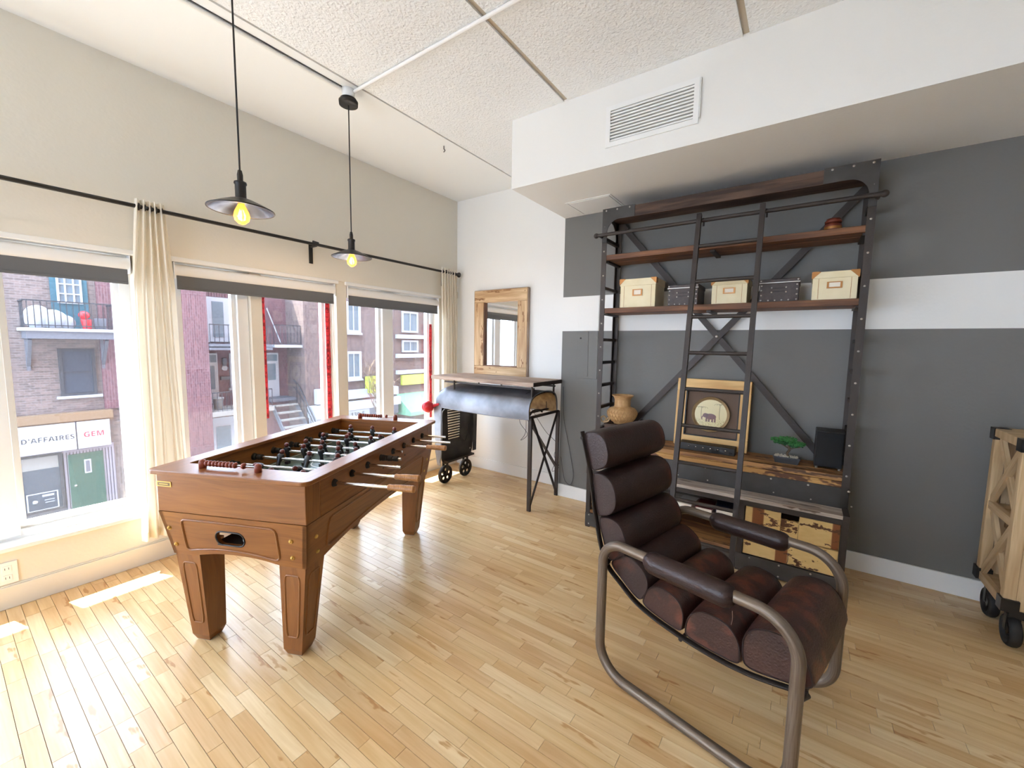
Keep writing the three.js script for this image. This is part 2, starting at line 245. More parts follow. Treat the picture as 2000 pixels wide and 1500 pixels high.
  RO.forEach(([a, b], i) => { const wn = struct('window_' + (5 + i), 'tall window in the wall behind the viewer, ' + (i ? 'farther from' : 'next to') + ' the window wall', 'window'), f = 0.06; part('frame', [box(a, b, y0, y0 + f, ZR + 0.08, ZR + 0.16), box(a, b, y1 - f, y1, ZR + 0.08, ZR + 0.16), box(a, a + f, y0, y1, ZR + 0.08, ZR + 0.16), box(b - f, b, y0, y1, ZR + 0.08, ZR + 0.16), box((a + b) / 2 - 0.04, (a + b) / 2 + 0.04, y0, y1, ZR + 0.08, ZR + 0.16)], M.vinyl, wn); for (const [p, q] of [[a + f, (a + b) / 2 - 0.04], [(a + b) / 2 + 0.04, b - f]]) part('pane', box(p, q, y0 + f, y1 - f, ZR + 0.115, ZR + 0.121), M.glass, wn); });
  const bb = (n, lab, gg) => { const s = struct(n, lab, 'baseboard'); part('board', gg, n === 'baseboard_left' ? M.wallBeige : M.white, s); };
  bb('baseboard_left', 'painted baseboard under the windows', [rbox(XW, XW + 0.018, 0, 0.125, ZB, ZR, 0.004), rbox(XW, XW + 0.008, 0.125, 0.132, ZB, ZR, 0.002)]);
  bb('baseboard_back', 'white baseboard in the corner recess', rbox(XW, -1.93, 0, 0.125, ZB, ZB + 0.016, 0.004));
  bb('baseboard_right', 'white baseboard along the grey wall', rbox(-1.934, XR, 0, 0.125, ZG, ZG + 0.016, 0.004));
}
// windows
function windowUnit(n, label, z0, z1, stiles, posts) {
  const w = struct('window_' + n, label, 'window'), f = 0.05, xo = XW - 0.185, xi = XW - 0.1, gx = XW - 0.145;
  part('frame', [box(xo, xi, Y0, Y0 + f, z0, z1), box(xo, xi, Y1 - f, Y1, z0, z1), box(xo, xi, Y0 + f, Y1 - f, z0, z0 + f), box(xo, xi, Y0 + f, Y1 - f, z1 - f, z1)], M.vinyl, w);
  const cuts = [z0 + f];
  for (const [a, b] of stiles) { part('sash_stile', rbox(gx - 0.03, xi + 0.012, Y0 + 0.02, Y1 - 0.02, a, b, 0.006), M.vinyl, w); cuts.push(a, b); }
  cuts.push(z1 - f);
  for (const [a, b] of posts || []) part('mullion', rbox(XW - 0.19, XW - 0.05, Y0, Y1, a, b, 0.004), M.wallBeige, w, 'cream painted post');
  for (let i = 0; i < cuts.length; i += 2) {
    const a = cuts[i], b = cuts[i + 1];
    part('sash_frame', [box(gx - 0.025, gx + 0.025, Y0 + f, Y0 + f + 0.035, a, b), box(gx - 0.025, gx + 0.025, Y1 - f - 0.035, Y1 - f, a, b), box(gx - 0.025, gx + 0.025, Y0 + f + 0.035, Y1 - f - 0.035, a, a + 0.028), box(gx - 0.025, gx + 0.025, Y0 + f + 0.035, Y1 - f - 0.035, b - 0.028, b)], M.vinyl, w);
    part('pane', box(gx - 0.003, gx + 0.003, Y0 + f + 0.03, Y1 - f - 0.03, a + 0.02, b - 0.02), M.glass, w); part('dust_film', box(gx - 0.0045, gx - 0.004, Y0 + f + 0.03, Y1 - f - 0.03, a + 0.02, b - 0.02), M.film, w, 'dusty outer face of the glass');
  }
  part('sill', rbox(XW - 0.11, XW + 0.022, Y0 - 0.022, Y0 + 0.004, z0 - 0.02, z1 + 0.02, 0.006), M.white, w, 'white window sill');
  part('head_trim', rbox(XW - 0.1, XW + 0.02, Y1 - 0.028, Y1 + 0.003, z0 - 0.015, z1 + 0.015, 0.005), M.white, w);
  const lt = [[(z0 + z1) / 2]]; part('latch', rbox(xi, xi + 0.02, Y0 + f, Y0 + f + 0.018, lt[0][0] - 0.05, lt[0][0] + 0.05, 0.004), M.vinyl, w);
}
windowUnit(1, 'wide sliding window nearest the viewer', -0.8, 1.5, [[-0.25, -0.12]]);
windowUnit(2, 'middle sliding window between the two curtains', -2.2, -1.0, [[-1.5, -1.42]], [[-1.585, -1.5]]);
windowUnit(3, 'sliding window in the room corner', -3.5, -2.3, [[-2.9, -2.77]]);
windowUnit(4, 'window behind the viewer', 1.75, 3.1, [[2.38, 2.48]]);
// roller blinds
[[-0.8, 1.5, 'dark grey roller blind above the window with the shop sign'], [-2.2, -1.0, 'dark grey roller blind above the middle window'], [-3.5, -2.3, 'dark grey roller blind above the corner window'], [1.75, 3.1, 'dark grey roller blind of the window behind the viewer']].forEach(([a, b, lab]) => {
  const t = thing('roller_blind', lab, 'blind', [XW - 0.035, 1.84, (a + b) / 2], 0, 'roller blinds'), h = (b - a) / 2 - 0.015;
  part('roll', cyl(V(0, 0.125, -h), V(0, 0.125, h), 0.046, 0.046, 24), M.white, t, 'white roll of blind fabric');
  part('shade', box(0.03, 0.033, 0.012, 0.125, -h + 0.01, h - 0.01), M.blindGray, t, 'dark grey blind fabric');
  part('hem_bar', rbox(0.026, 0.037, 0, 0.016, -h + 0.01, h - 0.01, 0.003), M.blindGray, t);
  for (const s of [-1, 1]) part('bracket', box(-0.04, 0.045, 0.07, 0.18, s * h, s * (h + 0.004)), M.white, t);
});
// curtain rod and curtains
{
  const t = thing('curtain_rod', 'long black curtain rod above the windows', 'curtain rod', [XW + 0.085, 2.315, 0]);
  part('rod', cyl(V(0, 0, 2.9), V(0, 0, -3.68), 0.0125, 0.0125, 14), M.blackSatin, t);
  part('finial', [cyl(V(0, 0, -3.68), V(0, 0, -3.7), 0.018), cyl(V(0, 0, -3.7), V(0, 0, -3.745), 0.012, 0.03), cyl(V(0, 0, -3.745), V(0, 0, -3.75), 0.03)], M.blackSatin, t);
  for (const z of [-1.97, 0.6, -3.55]) part('bracket', [rbox(-0.086, -0.078, -0.15, 0.01, z - 0.017, z + 0.017, 0.002), bar(V(-0.085, -0.012, z), V(0, -0.012, z), 0.022, 0.01), bar(V(-0.01, 0.018, z - 0.03), V(0.01, 0.018, z + 0.03), 0.012, 0.012)], M.blackSatin, t);
}
function curtain(label, rows, folds, amp, seed) {   // rows: [y, z near, z far]
  const t = thing('curtain', label, 'curtain', [XW + 0.085, 0, 0], 0, 'cream curtains'), n = 64, r = rng(seed), ph = Array.from({ length: folds + 1 }, () => r());
  const ringF = (y, za, zb, off) => { const q = []; const k = Math.max(0, Math.min(1, (2.35 - y) / 2)); for (let i = 0; i <= n; i++) { const u = i / n, a = amp * (0.65 + 0.6 * k * ph[Math.floor(u * folds)]); q.push(V(Math.sin(u * folds * 2 * Math.PI + 0.5 * Math.sin(3 * y + seed)) * a + off, y, za + (zb - za) * (u + 0.02 * Math.sin(u * 9 + y * 2)))); } return q; };
  const ys = []; for (let k = 0; k <= 24; k++) { const f = k / 24 * (rows.length - 1), i = Math.min(rows.length - 2, Math.floor(f)), w = f - i, a = rows[i], b = rows[i + 1]; ys.push([0, 1, 2].map((j) => a[j] + (b[j] - a[j]) * w)); }
  part('fabric', loft(ys.map(([y, a, b]) => ringF(y, a, b, 0)), false, false), M.curtain, t);
  const y0 = ys[24]; part('hem', loft([0.06, 0].map((d) => ringF(y0[0] + d, y0[1], y0[2], 0.003)), false, false), M.curtain, t);
  for (let i = 0; i < folds; i++) { const z = rows[0][1] + (rows[0][2] - rows[0][1]) * (i + 0.5) / folds; part('grommet', new THREE.TorusGeometry(0.019, 0.004, 8, 18).translate(0, 2.315, z), M.blackSatin, t); }
}
curtain('cream curtain bunched between the shop-sign window and the middle window', [[2.36, -0.815, -0.955], [1.84, -0.775, -0.985], [0.9, -0.755, -1.0], [0.19, -0.73, -1.01]], 5, 0.032, 3);
curtain('cream curtain bunched in the corner beside the mirror', [[2.36, -3.45, -3.69], [1.7, -3.46, -3.72], [0.9, -3.46, -3.73], [0.15, -3.46, -3.74]], 6, 0.03, 8);
// red strips in the windows
[[-1.605, 1.86, 0.86, 0.02, 'narrow red ribbon beside the centre post of the middle window'], [-2.155, 1.86, 0.72, 0.045, 'red ribbon at the far side of the middle window'], [-3.435, 1.72, 0.62, 0.042, 'red ribbon beside the corner curtain']].forEach(([z, ya, yb, w, lab]) => {
  const t = thing('ribbon', lab, 'ribbon', [XW - 0.075, yb, z], 0, 'red window ribbons');
  const rows = []; for (let k = 0; k <= 20; k++) { const y = (ya - yb) * k / 20, tw = 0.12 * Math.sin(k * 0.9 + z * 5), c = Math.cos(tw), s = Math.sin(tw); rows.push([V(-s * w / 2, y, -c * w / 2), V(-0.003, y, 0), V(s * w / 2, y, c * w / 2), V(0.004, y, 0)]); }
  part('band', loft(rows), M.redCloth, t); part('string', cyl(V(0, ya - yb, 0), V(0, 1.93 - yb, 0), 0.0015, 0.0015, 6), M.white, t);
});
// overhang outside above the windows and the street
{
  const ov = struct('canopy', 'concrete canopy outside above the windows', 'canopy'); part('slab', box(XW - 1.0, XW - 0.2, 2.68, 2.85, -6, 6), M.slate, ov);
  const ub = struct('upper_storeys', 'storeys above and beside the room', 'building'); part('mass', [box(XW - 0.2, 6, H + 0.26, 18, ZB - 0.2, ZR), box(XW - 0.2, 6, -4.4, 18, -34, ZB - 0.45)], M.ownBrick, ub);
  const st = struct('street', 'grey asphalt street far below the windows', 'street');
  M.asphalt = std({ color: rgb(84, 84, 88), roughness: 0.9 }); M.pavement = std({ color: rgb(128, 126, 122), roughness: 0.9 });
  part('roadway', box(-15.5, -7, -4.6, -4.4, -40, 30), M.asphalt, st); part('pavement', [box(-18.98, -15.5, -4.6, -4.28, -40, 30), box(-7, XW - 0.21, -4.6, -4.28, -40, 30)], M.pavement, st);
}
// fittings of the shell
{
  const v = thing('air_vent', 'white louvred air vent on the soffit', 'vent', [-0.88, 2.925, -2.695]);
  const W = 0.285, Hh = 0.127;
  part('frame', [box(-W, W, Hh - 0.03, Hh, 0, 0.012), box(-W, W, -Hh, -Hh + 0.03, 0, 0.012), box(-W, -W + 0.03, -Hh + 0.03, Hh - 0.03, 0, 0.012), box(W - 0.03, W, -Hh + 0.03, Hh - 0.03, 0, 0.012)], M.white, v);
  for (let i = 0; i < 10; i++) { const y = -Hh + 0.04 + i * 0.0194; part('louvre', rbox(-W + 0.03, W - 0.03, y - 0.0055, y + 0.0055, -0.012, 0.009, 0.002), M.white, v); }
  part('lever', box(W + 0.004, W + 0.008, -0.1, 0.12, 0, 0.02), M.white, v);
  const h = thing('access_hatch', 'white access hatch under the soffit above the shelf', 'hatch', [-1.53, 2.69, -3.375]);
  part('panel', rbox(-0.18, 0.18, -0.006, 0, -0.155, 0.155, 0.002), M.white, h); part('frame', [box(-0.2, 0.2, -0.004, 0, 0.163, 0.18), box(-0.2, 0.2, -0.004, 0, -0.18, -0.163), box(-0.2, -0.187, -0.004, 0, -0.163, 0.163), box(0.187, 0.2, -0.004, 0, -0.163, 0.163)], M.white, h);
  const p = thing('breaker_panel', 'painted breaker panel set into the grey wall left of the shelf', 'panel', [-1.66, 1.19, ZG]);
  part('lower_door', rbox(-0.105, 0.105, 0, 0.443, 0, 0.006, 0.002), M.grayPaint, p); part('upper_door', rbox(-0.105, 0.105, 0.447, 0.76, 0, 0.006, 0.002), M.wall, p, 'upper door painted white');
  part('inner_door', [rbox(-0.06, 0.012, 0.02, 0.44, 0.006, 0.009, 0.001)], M.grayPaint, p); part('lock', rbox(-0.075, -0.062, 0.37, 0.385, 0.006, 0.012, 0.001), M.black, p);
  const o = thing('power_outlet', 'white double power outlet low on the window wall', 'outlet', [XW, 0.2, -0.18]);
  part('plate', rbox(0, 0.007, -0.062, 0.062, -0.04, 0.04, 0.003), M.white, o);
  for (const y of [-0.026, 0.026]) { const s = part('socket', rbox(0.006, 0.009, y - 0.016, y + 0.016, -0.017, 0.017, 0.003), M.vinyl, o); part('slot', [box(0.0088, 0.0095, y - 0.006, y + 0.006, -0.008, -0.006), box(0.0088, 0.0095, y - 0.006, y + 0.006, 0.006, 0.008)], M.black, s); }
  const k = thing('conduit', 'thin white conduit running along the ceiling to the lamp box', 'conduit', [-2.642, H, 0]);
  part('pipe', cyl(V(0, -0.013, 3), V(0, -0.013, -1.72), 0.011, 0.011, 10), M.white, k); part('cable', bar(V(0.0145, -0.002, 3), V(0.0145, -0.002, -1.72), 0.004, 0.004), M.slate, k, 'dark cable beside the conduit');
  const k2 = thing('conduit', 'thin white conduit crossing the ceiling from the lamp box', 'conduit', [0, H, -1.79]);
  part('pipe', cyl(V(-2.6, -0.013, 0), V(3, -0.013, 0), 0.011, 0.011, 10), M.white, k2);
  const hk = solo('ceiling_hook', [cyl(V(-2.652, H, -2.7), V(-2.652, H - 0.025, -2.7), 0.004), tube([V(-2.652, H - 0.025, -2.7), V(-2.64, H - 0.04, -2.7), V(-2.655, H - 0.05, -2.7)], 0.004, 12, 6)], M.slate, 'small metal hook in the ceiling near the corner', 'hook');
}
// pendant lamps
function pendant(x, z, label, canopy) {
  const p = thing('pendant_lamp', label, 'lamp', [x, 2.09, z], 0, 'pendant lamps over the football table');
  part('cord', cyl(V(0, 0.15, 0), V(0, H - 2.09 - (canopy ? 0.07 : 0), 0), 0.004, 0.004, 8), M.black, p);
  part('socket', lathe([[0.008, 0.17], [0.012, 0.15], [0.012, 0.125], [0.024, 0.12], [0.026, 0.112], [0.022, 0.105], [0.022, 0.05], [0.03, 0.04]], 24), M.blackSatin, p);
  part('shade', lathe([[0.028, 0.045], [0.05, 0.038], [0.09, 0.02], [0.13, 0.0], [0.132, -0.003], [0.128, -0.002], [0.088, 0.016], [0.05, 0.034], [0.026, 0.041]], 48), M.shadeMetal, p, 'shallow dark metal shade'); part('shade_rim', new THREE.TorusGeometry(0.131, 0.003, 8, 60).rotateX(Math.PI / 2).translate(0, -0.002, 0), M.blackSatin, p); part('shade_top', lathe([[0.03, 0.0465], [0.05, 0.0395], [0.09, 0.0215], [0.13, 0.0015]], 48), M.blackSatin, p);
  const bm = new THREE.MeshPhysicalMaterial({ color: rgb(255, 200, 120), roughness: 0.05, transmission: 0.85, emissive: rgb(255, 118, 26), emissiveIntensity: 0.36 });
  part('bulb', lathe([[0.012, 0.03], [0.014, 0.02], [0.028, -0.01], [0.033, -0.03], [0.028, -0.05], [0.012, -0.064], [0.0, -0.068]], 24), bm, p, 'glowing filament bulb');
  part('filament', [0, 1, 2, 3].map((i) => cyl(V(0.008 * Math.cos(i * 1.57), 0.0, 0.008 * Math.sin(i * 1.57)), V(0.014 * Math.cos(i * 1.57 + 0.4), -0.045, 0.014 * Math.sin(i * 1.57 + 0.4)), 0.0016, 0.0016, 6)), std({ color: rgb(255, 220, 160), emissive: rgb(255, 190, 100), emissiveIntensity: 9 }), p);
  if (canopy) { part('canopy', lathe([[0.0, 1.0], [0.06, 1.0], [0.062, 1.025], [0.05, 1.03], [0.052, 1.04], [0.0, 1.04]].map(([a, b]) => [a, b]), 36), M.blackSatin, p); part('junction_box', lathe([[0.0, 1.04], [0.04, 1.04], [0.042, 1.1], [0.0, 1.1]], 28), M.white, p); }
  else part('ceiling_hook', cyl(V(0, H - 2.12, 0), V(0, H - 2.09, 0), 0.012), M.blackSatin, p);
  const L = new THREE.PointLight(new THREE.Color(1, 0.66, 0.36), 0.4, 0, 2); L.position.set(0, -0.03, 0); L.castShadow = true; L.name = 'bulb_light'; p.add(L);
}
pendant(-2.628, -1.768, 'black pendant lamp hanging from the round ceiling canopy', true);
pendant(-2.13, -0.875, 'nearer black pendant lamp with its cord running out of view', false);
// ---------------------------------------------------------------- football table (local x across, z along; near end is +z)
{
  const T = thing('football_table', 'brown wooden table football game with turned handles beside the windows', 'football table', [-2.416, 0, -1.434], 24.6 * Math.PI / 180);
  const W = 0.4205, L = 0.77, hw = 0.395, hl = 0.745, y0 = 0.462, ys = 0.685, y1 = 0.874;
  // rim
  const s = rrShape(2 * W, 2 * L, 0.035), hole = rrShape(0.66, 1.28, 0.01, THREE.Path); s.holes.push(hole);
  const rim = extr(s, 0.012, 0.004, 10); rim.rotateX(-Math.PI / 2); rim.translate(0, 0.877, 0); uvMetres(rim, 2); part('rim', rim, M.tableWood, T);
  // upper cabinet walls
  for (const e of [-1, 1]) {
    part('side_wall', rbox(e * hw, e * (hw - 0.06), ys + 0.0015, y1, -hl + 0.1005, hl - 0.1005, 0.004, 2), M.tableWood, T);
    part('end_wall', rbox(-hw, hw, ys + 0.0015, y1, e * hl, e * (hl - 0.1), 0.004, 0), M.tableWood, T);
  }
  // lower skirts, leaning inwards towards the floor, with an arch between the legs
  const inset = 0.034;
  function skirt(half, dist, out, archH, flat, thick) {   // panel in its own plane: u across, y up
    const sh = new THREE.Shape(); const b = half - inset; sh.moveTo(-half, ys); sh.lineTo(-b, y0); sh.lineTo(-flat, y0);
    sh.bezierCurveTo(-flat * 0.55, y0 + archH * 0.9, -flat * 0.3, y0 + archH, 0, y0 + archH); sh.bezierCurveTo(flat * 0.3, y0 + archH, flat * 0.55, y0 + archH * 0.9, flat, y0); sh.lineTo(b, y0); sh.lineTo(half, ys); sh.closePath();
    return sh;
  }
  const lean = (g, dist) => { const p = g.attributes.position; for (let i = 0; i < p.count; i++) { const k = (ys - p.getY(i)) / (ys - y0); p.setZ(i, p.getZ(i) + dist - inset * k); } g.computeVertexNormals(); return g; };
  const place = (g, dist, turn) => { lean(g, dist); g.rotateY(turn); return g; };
  const groove = (pts, dist, turn) => { const g = tube(pts, 0.006, pts.length * 3, 6, true); return place(g, dist, turn); };
  const rr = (x0, x1, ya, yb, r, bend = 0) => { const q = [], n = 5; const cs = [[x1 - r, yb - r, 0], [x0 + r, yb - r, 1], [x0 + r, ya + r, 2], [x1 - r, ya + r, 3]]; cs.forEach(([cx, cy, k]) => { for (let i = 0; i <= n; i++) { const a = (k + i / n) * Math.PI / 2; q.push(V(cx + r * Math.cos(a), cy + r * Math.sin(a), 0)); } if (k === 2) for (let i = 1; i < 8; i++) { const u = i / 8; q.push(V(x0 + r + (x1 - x0 - 2 * r) * u, ya + bend * Math.sin(Math.PI * u), 0)); } }); return q; };
  for (const [k, turn] of [[0, 0], [1, Math.PI]]) {
    const sh = skirt(hw, hl, 1, 0.028, 0.24); if (k === 0) { const hp = rrShape(0.155, 0.07, 0.034, THREE.Path); const pts = hp.getPoints(8).map((p) => new THREE.Vector2(p.x - 0.02, p.y + 0.575)); sh.holes.push(new THREE.Path(pts)); }
    const g = extr(sh, 0.02, 0, 10); g.translate(0, 0, -0.02); uvMetres(g, 0); const pn = part('end_skirt', place(g, hl, turn), M.tableWood, T);
    part('moulding', groove(rr(-0.275, 0.232, 0.492, 0.652, 0.02, 0.022), hl, turn), M.tableWood, pn);
    if (k === 0) {
      const rim2 = rrShape(0.155, 0.07, 0.034).getPoints(8).map((p) => V(p.x - 0.02, p.y + 0.575, 0)); part('ball_return', [place(tube(rim2, 0.004, 60, 6, true), hl, 0)], M.black, pn, 'black oval ball return slot');
      part('ball_tray', [box(-0.13, 0.09, 0.53, 0.536, hl - 0.2, hl - 0.04), box(-0.13, 0.09, 0.53, 0.62, hl - 0.2, hl - 0.195)], M.black, pn); part('ball', sph(0.02, 0.553, hl - 0.07, 0.017), M.vinyl, pn, 'white ball in the return');
    }
    for (const [x, y] of [[-0.352, 0.6], [-0.333, 0.515], [0.305, 0.6], [0.3, 0.515]]) part('bolt', place([cyl(V(x, y, 0), V(x, y, 0.006), 0.011, 0.009, 12)].map((q) => merge([q, sph(x, y, 0.006, 0.006, 8, 6)]))[0], hl, turn), M.gold, pn);
  }
  for (const [k, turn] of [[0, Math.PI / 2], [1, -Math.PI / 2]]) {
    const g = extr(skirt(hl, hw, 1, 0.055, 0.58), 0.02, 0, 10); g.translate(0, 0, -0.02); uvMetres(g, 0); const pn = part('side_skirt', place(g, hw, turn), M.tableWood, T);
    part('moulding', groove(rr(-0.575, 0.575, 0.503, 0.655, 0.025, 0.045), hw, turn), M.tableWood, pn);
    for (const x of [-0.665, -0.64, 0.64, 0.665]) part('bolt', place(cyl(V(x, Math.abs(x) > 0.65 ? 0.6 : 0.515, 0), V(x, Math.abs(x) > 0.65 ? 0.6 : 0.515, 0.006), 0.01, 0.008, 10), hw, turn), M.gold, pn);
  }
  // legs
  for (const sx of [-1, 1]) for (const sz of [-1, 1]) {
    const ox = hw - inset - 0.004, oz = hl - inset - 0.004, bx = 0.307, bz = 0.69, tw = 0.14, bw = 0.098, c = [];
    const ring = (y, xo, zo, w, ch = 0) => { const a = [V(sx * xo, y, sz * zo), V(sx * (xo - w), y, sz * zo), V(sx * (xo - w), y, sz * (zo - w)), V(sx * xo, y, sz * (zo - w))]; return sx * sz > 0 ? a.reverse() : a; };
    const order = (r) => { const ctr = r.reduce((q, p) => q.add(p), V(0, 0, 0)).multiplyScalar(0.25); return r.sort((p, q) => Math.atan2(-(p.z - ctr.z), p.x - ctr.x) - Math.atan2(-(q.z - ctr.z), q.x - ctr.x)); };
    const A = order(ring(0.035, bx, bz, bw)), B = order(ring(0.5, ox + 0.002, oz + 0.002, tw)), F = order(ring(0.004, bx - 0.012, bz - 0.012, bw - 0.024));
    const leg = part('leg', merge([hexa([...A, ...B]), hexa([...F, ...A])]), M.tableWood, T);
    const foot = order(ring(0, bx - 0.014, bz - 0.014, bw - 0.028)), footT = order(ring(0.004, bx - 0.014, bz - 0.014, bw - 0.028)); part('glide', hexa([...foot, ...footT]), M.rivet, leg);
    // rounded mouldings on the two outer faces
    const face = (ax) => rr(0.2, 0.8, 0.16, 0.88, 0.09).map((p) => { const k = p.y, u = p.x, y = 0.035 + (0.47 - 0.035) * k, t = (y - 0.035) / 0.465, w = bw + (tw - bw) * t, xo = bx + (ox - bx) * t, zo = bz + (oz - bz) * t; return ax ? V(sx * (xo + 0.0005), y, sz * (zo - w * u)) : V(sx * (xo - w * u), y, sz * (zo + 0.0005)); });
    for (const ax of [0, 1]) part('moulding', tube(face(ax), 0.005, 90, 6, true), M.tableWood, leg);
  }
  // playing field and inner walls
  const field = new THREE.PlaneGeometry(1.3, 0.68); field.rotateX(-Math.PI / 2); field.rotateY(Math.PI / 2); field.translate(0, 0.735, 0); part('playing_field', merge([field]), M.pitch, T, 'grey green pitch with white lines');
  part('field_base', box(-0.336, 0.336, 0.7, 0.734, -0.646, 0.646), M.black, T);
  // rods with players, bumpers and handles
  const men = [3, 2, 3, 5, 5, 3, 2, 3], r = rng(31);
  const tip = [[0.81, 1], [0.77, 1], [0.595, 0], [0.525, 2], [0.46, 0], [0.69, 1], [0.67, 0], [0.58, 0]], tilt = [0.15, 1.2, -0.5, 0.1, 0.5, 0.05, 0.9, 0.1], shift = [0.05, -0.03, 0.02, 0, 0.03, -0.02, 0.04, 0];
  const bodyG = merge([lathe([[0.0, -0.075], [0.014, -0.07], [0.012, -0.05], [0.012, -0.02], [0.02, 0.0], [0.021, 0.02], [0.013, 0.028], [0.0, 0.03]], 12).scale(1, 1, 0.8), rbox(-0.012, 0.012, -0.085, -0.062, -0.006, 0.022, 0.004)]);
  const headG = sph(0, 0.04, 0, 0.0145, 14, 10), gripG = lathe([[0.0, 0], [0.012, 0.0], [0.015, 0.006], [0.013, 0.02], [0.015, 0.035], [0.0165, 0.06], [0.0165, 0.1], [0.0175, 0.126], [0.016, 0.134], [0.0, 0.134]], 20).rotateZ(-Math.PI / 2);
  for (let k = 0; k < 8; k++) {
    const z = 0.538 - 0.1537 * k, out = tip[k][0], handle = tip[k][1], own = handle > 0, sgn = own ? 1 : -1;
    const end = handle === 1 ? out - 0.13 : out, back = own ? -0.45 : -0.47 - 0.03 * r();
    const rod = new THREE.Group(); rod.name = 'player_rod'; rod.position.set(0, 0.815, z); T.add(rod);
    part('steel_rod', cyl(V(back, 0, 0), V(end, 0, 0), 0.008, 0.008, 14), M.chrome, rod);
    if (handle === 1) { const g = part('handle', gripG, M.handleWood, rod, 'turned pale wood handle'); g.position.set(end, 0, 0); }
    if (!own) { const g = part('handle', gripG, M.handleWood, rod); g.position.set(back, 0, 0); g.rotation.y = Math.PI; }
    for (const e of [-1, 1]) part('bushing', [cyl(V(e * 0.336, 0, 0), V(e * 0.322, 0, 0), 0.022, 0.018, 16), cyl(V(e * hw, 0, 0), V(e * (hw + 0.012), 0, 0), 0.02, 0.016, 16)], M.rubber, rod);
    if (handle === 2) for (const i of [0, 1, 2]) part('bumper', cyl(V(hw + 0.014 + i * 0.035, 0, 0), V(hw + 0.04 + i * 0.035, 0, 0), 0.019 - i * 0.002, 0.016, 14), M.rubber, rod);
    for (const e of [-1, 1]) part('bumper', cyl(V(e * 0.285 + shift[k] * 0.3, 0, 0), V(e * 0.31 + shift[k] * 0.3, 0, 0), 0.017), M.rubber, rod);
    const n = men[k], sp = n === 5 ? 0.118 : n === 3 ? 0.18 : 0.24;
    for (let i = 0; i < n; i++) {
      const x = (i - (n - 1) / 2) * sp + shift[k], pl = part('player', bodyG, M.player, rod), hd = part('player_head', headG, M.head, rod);
      for (const o of [pl, hd]) { o.position.set(x, 0, 0); o.rotation.set(tilt[k], own ? 0 : Math.PI, 0); }
    }
  }
  for (const e of [-1, 1]) for (let k = 0; k < 8; k++) { /* spare screws on the long sides */ if (k % 2) part('screw', cyl(V(e * hw, 0.745, 0.5 - k * 0.15), V(e * (hw + 0.003), 0.745, 0.5 - k * 0.15), 0.006, 0.005, 10), M.iron, T); }
  // bead scorers on the end rims
  for (const e of [1, -1]) {
    const sc = new THREE.Group(); sc.name = 'score_counter'; sc.position.set(-0.04, 0.893, e * 0.69); T.add(sc);
    for (const x of [-0.152, 0.152]) part('post', lathe([[0.0, 0], [0.016, 0], [0.016, 0.028], [0.012, 0.038], [0.0, 0.042]], 18, x, 0, 0), M.bead, sc);
    part('wire', cyl(V(-0.15, 0.024, 0), V(0.15, 0.024, 0), 0.0035, 0.0035, 8), M.chrome, sc);
    for (let i = 0; i < 10; i++) part('bead', lathe([[0.0036, -0.009], [0.012, -0.007], [0.0145, 0], [0.012, 0.007], [0.0036, 0.009]], 14).rotateZ(Math.PI / 2).translate(i === 9 ? 0.075 : -0.125 + i * 0.0192, 0.024, 0), M.bead, sc);
  }
  const pl = part('name_plate', rbox(-0.393, -0.31, 0.808, 0.833, hl, hl + 0.003, 0.001), M.gold, T, 'small brass name plate'); part('plate_inlay', box(-0.386, -0.317, 0.8125, 0.8285, hl + 0.003, hl + 0.0035), std({ color: rgb(104, 84, 46), roughness: 0.5 }), pl);
  part('plate_line', box(-0.376, -0.327, 0.8185, 0.8225, hl + 0.0035, hl + 0.004), M.gold, pl);
}
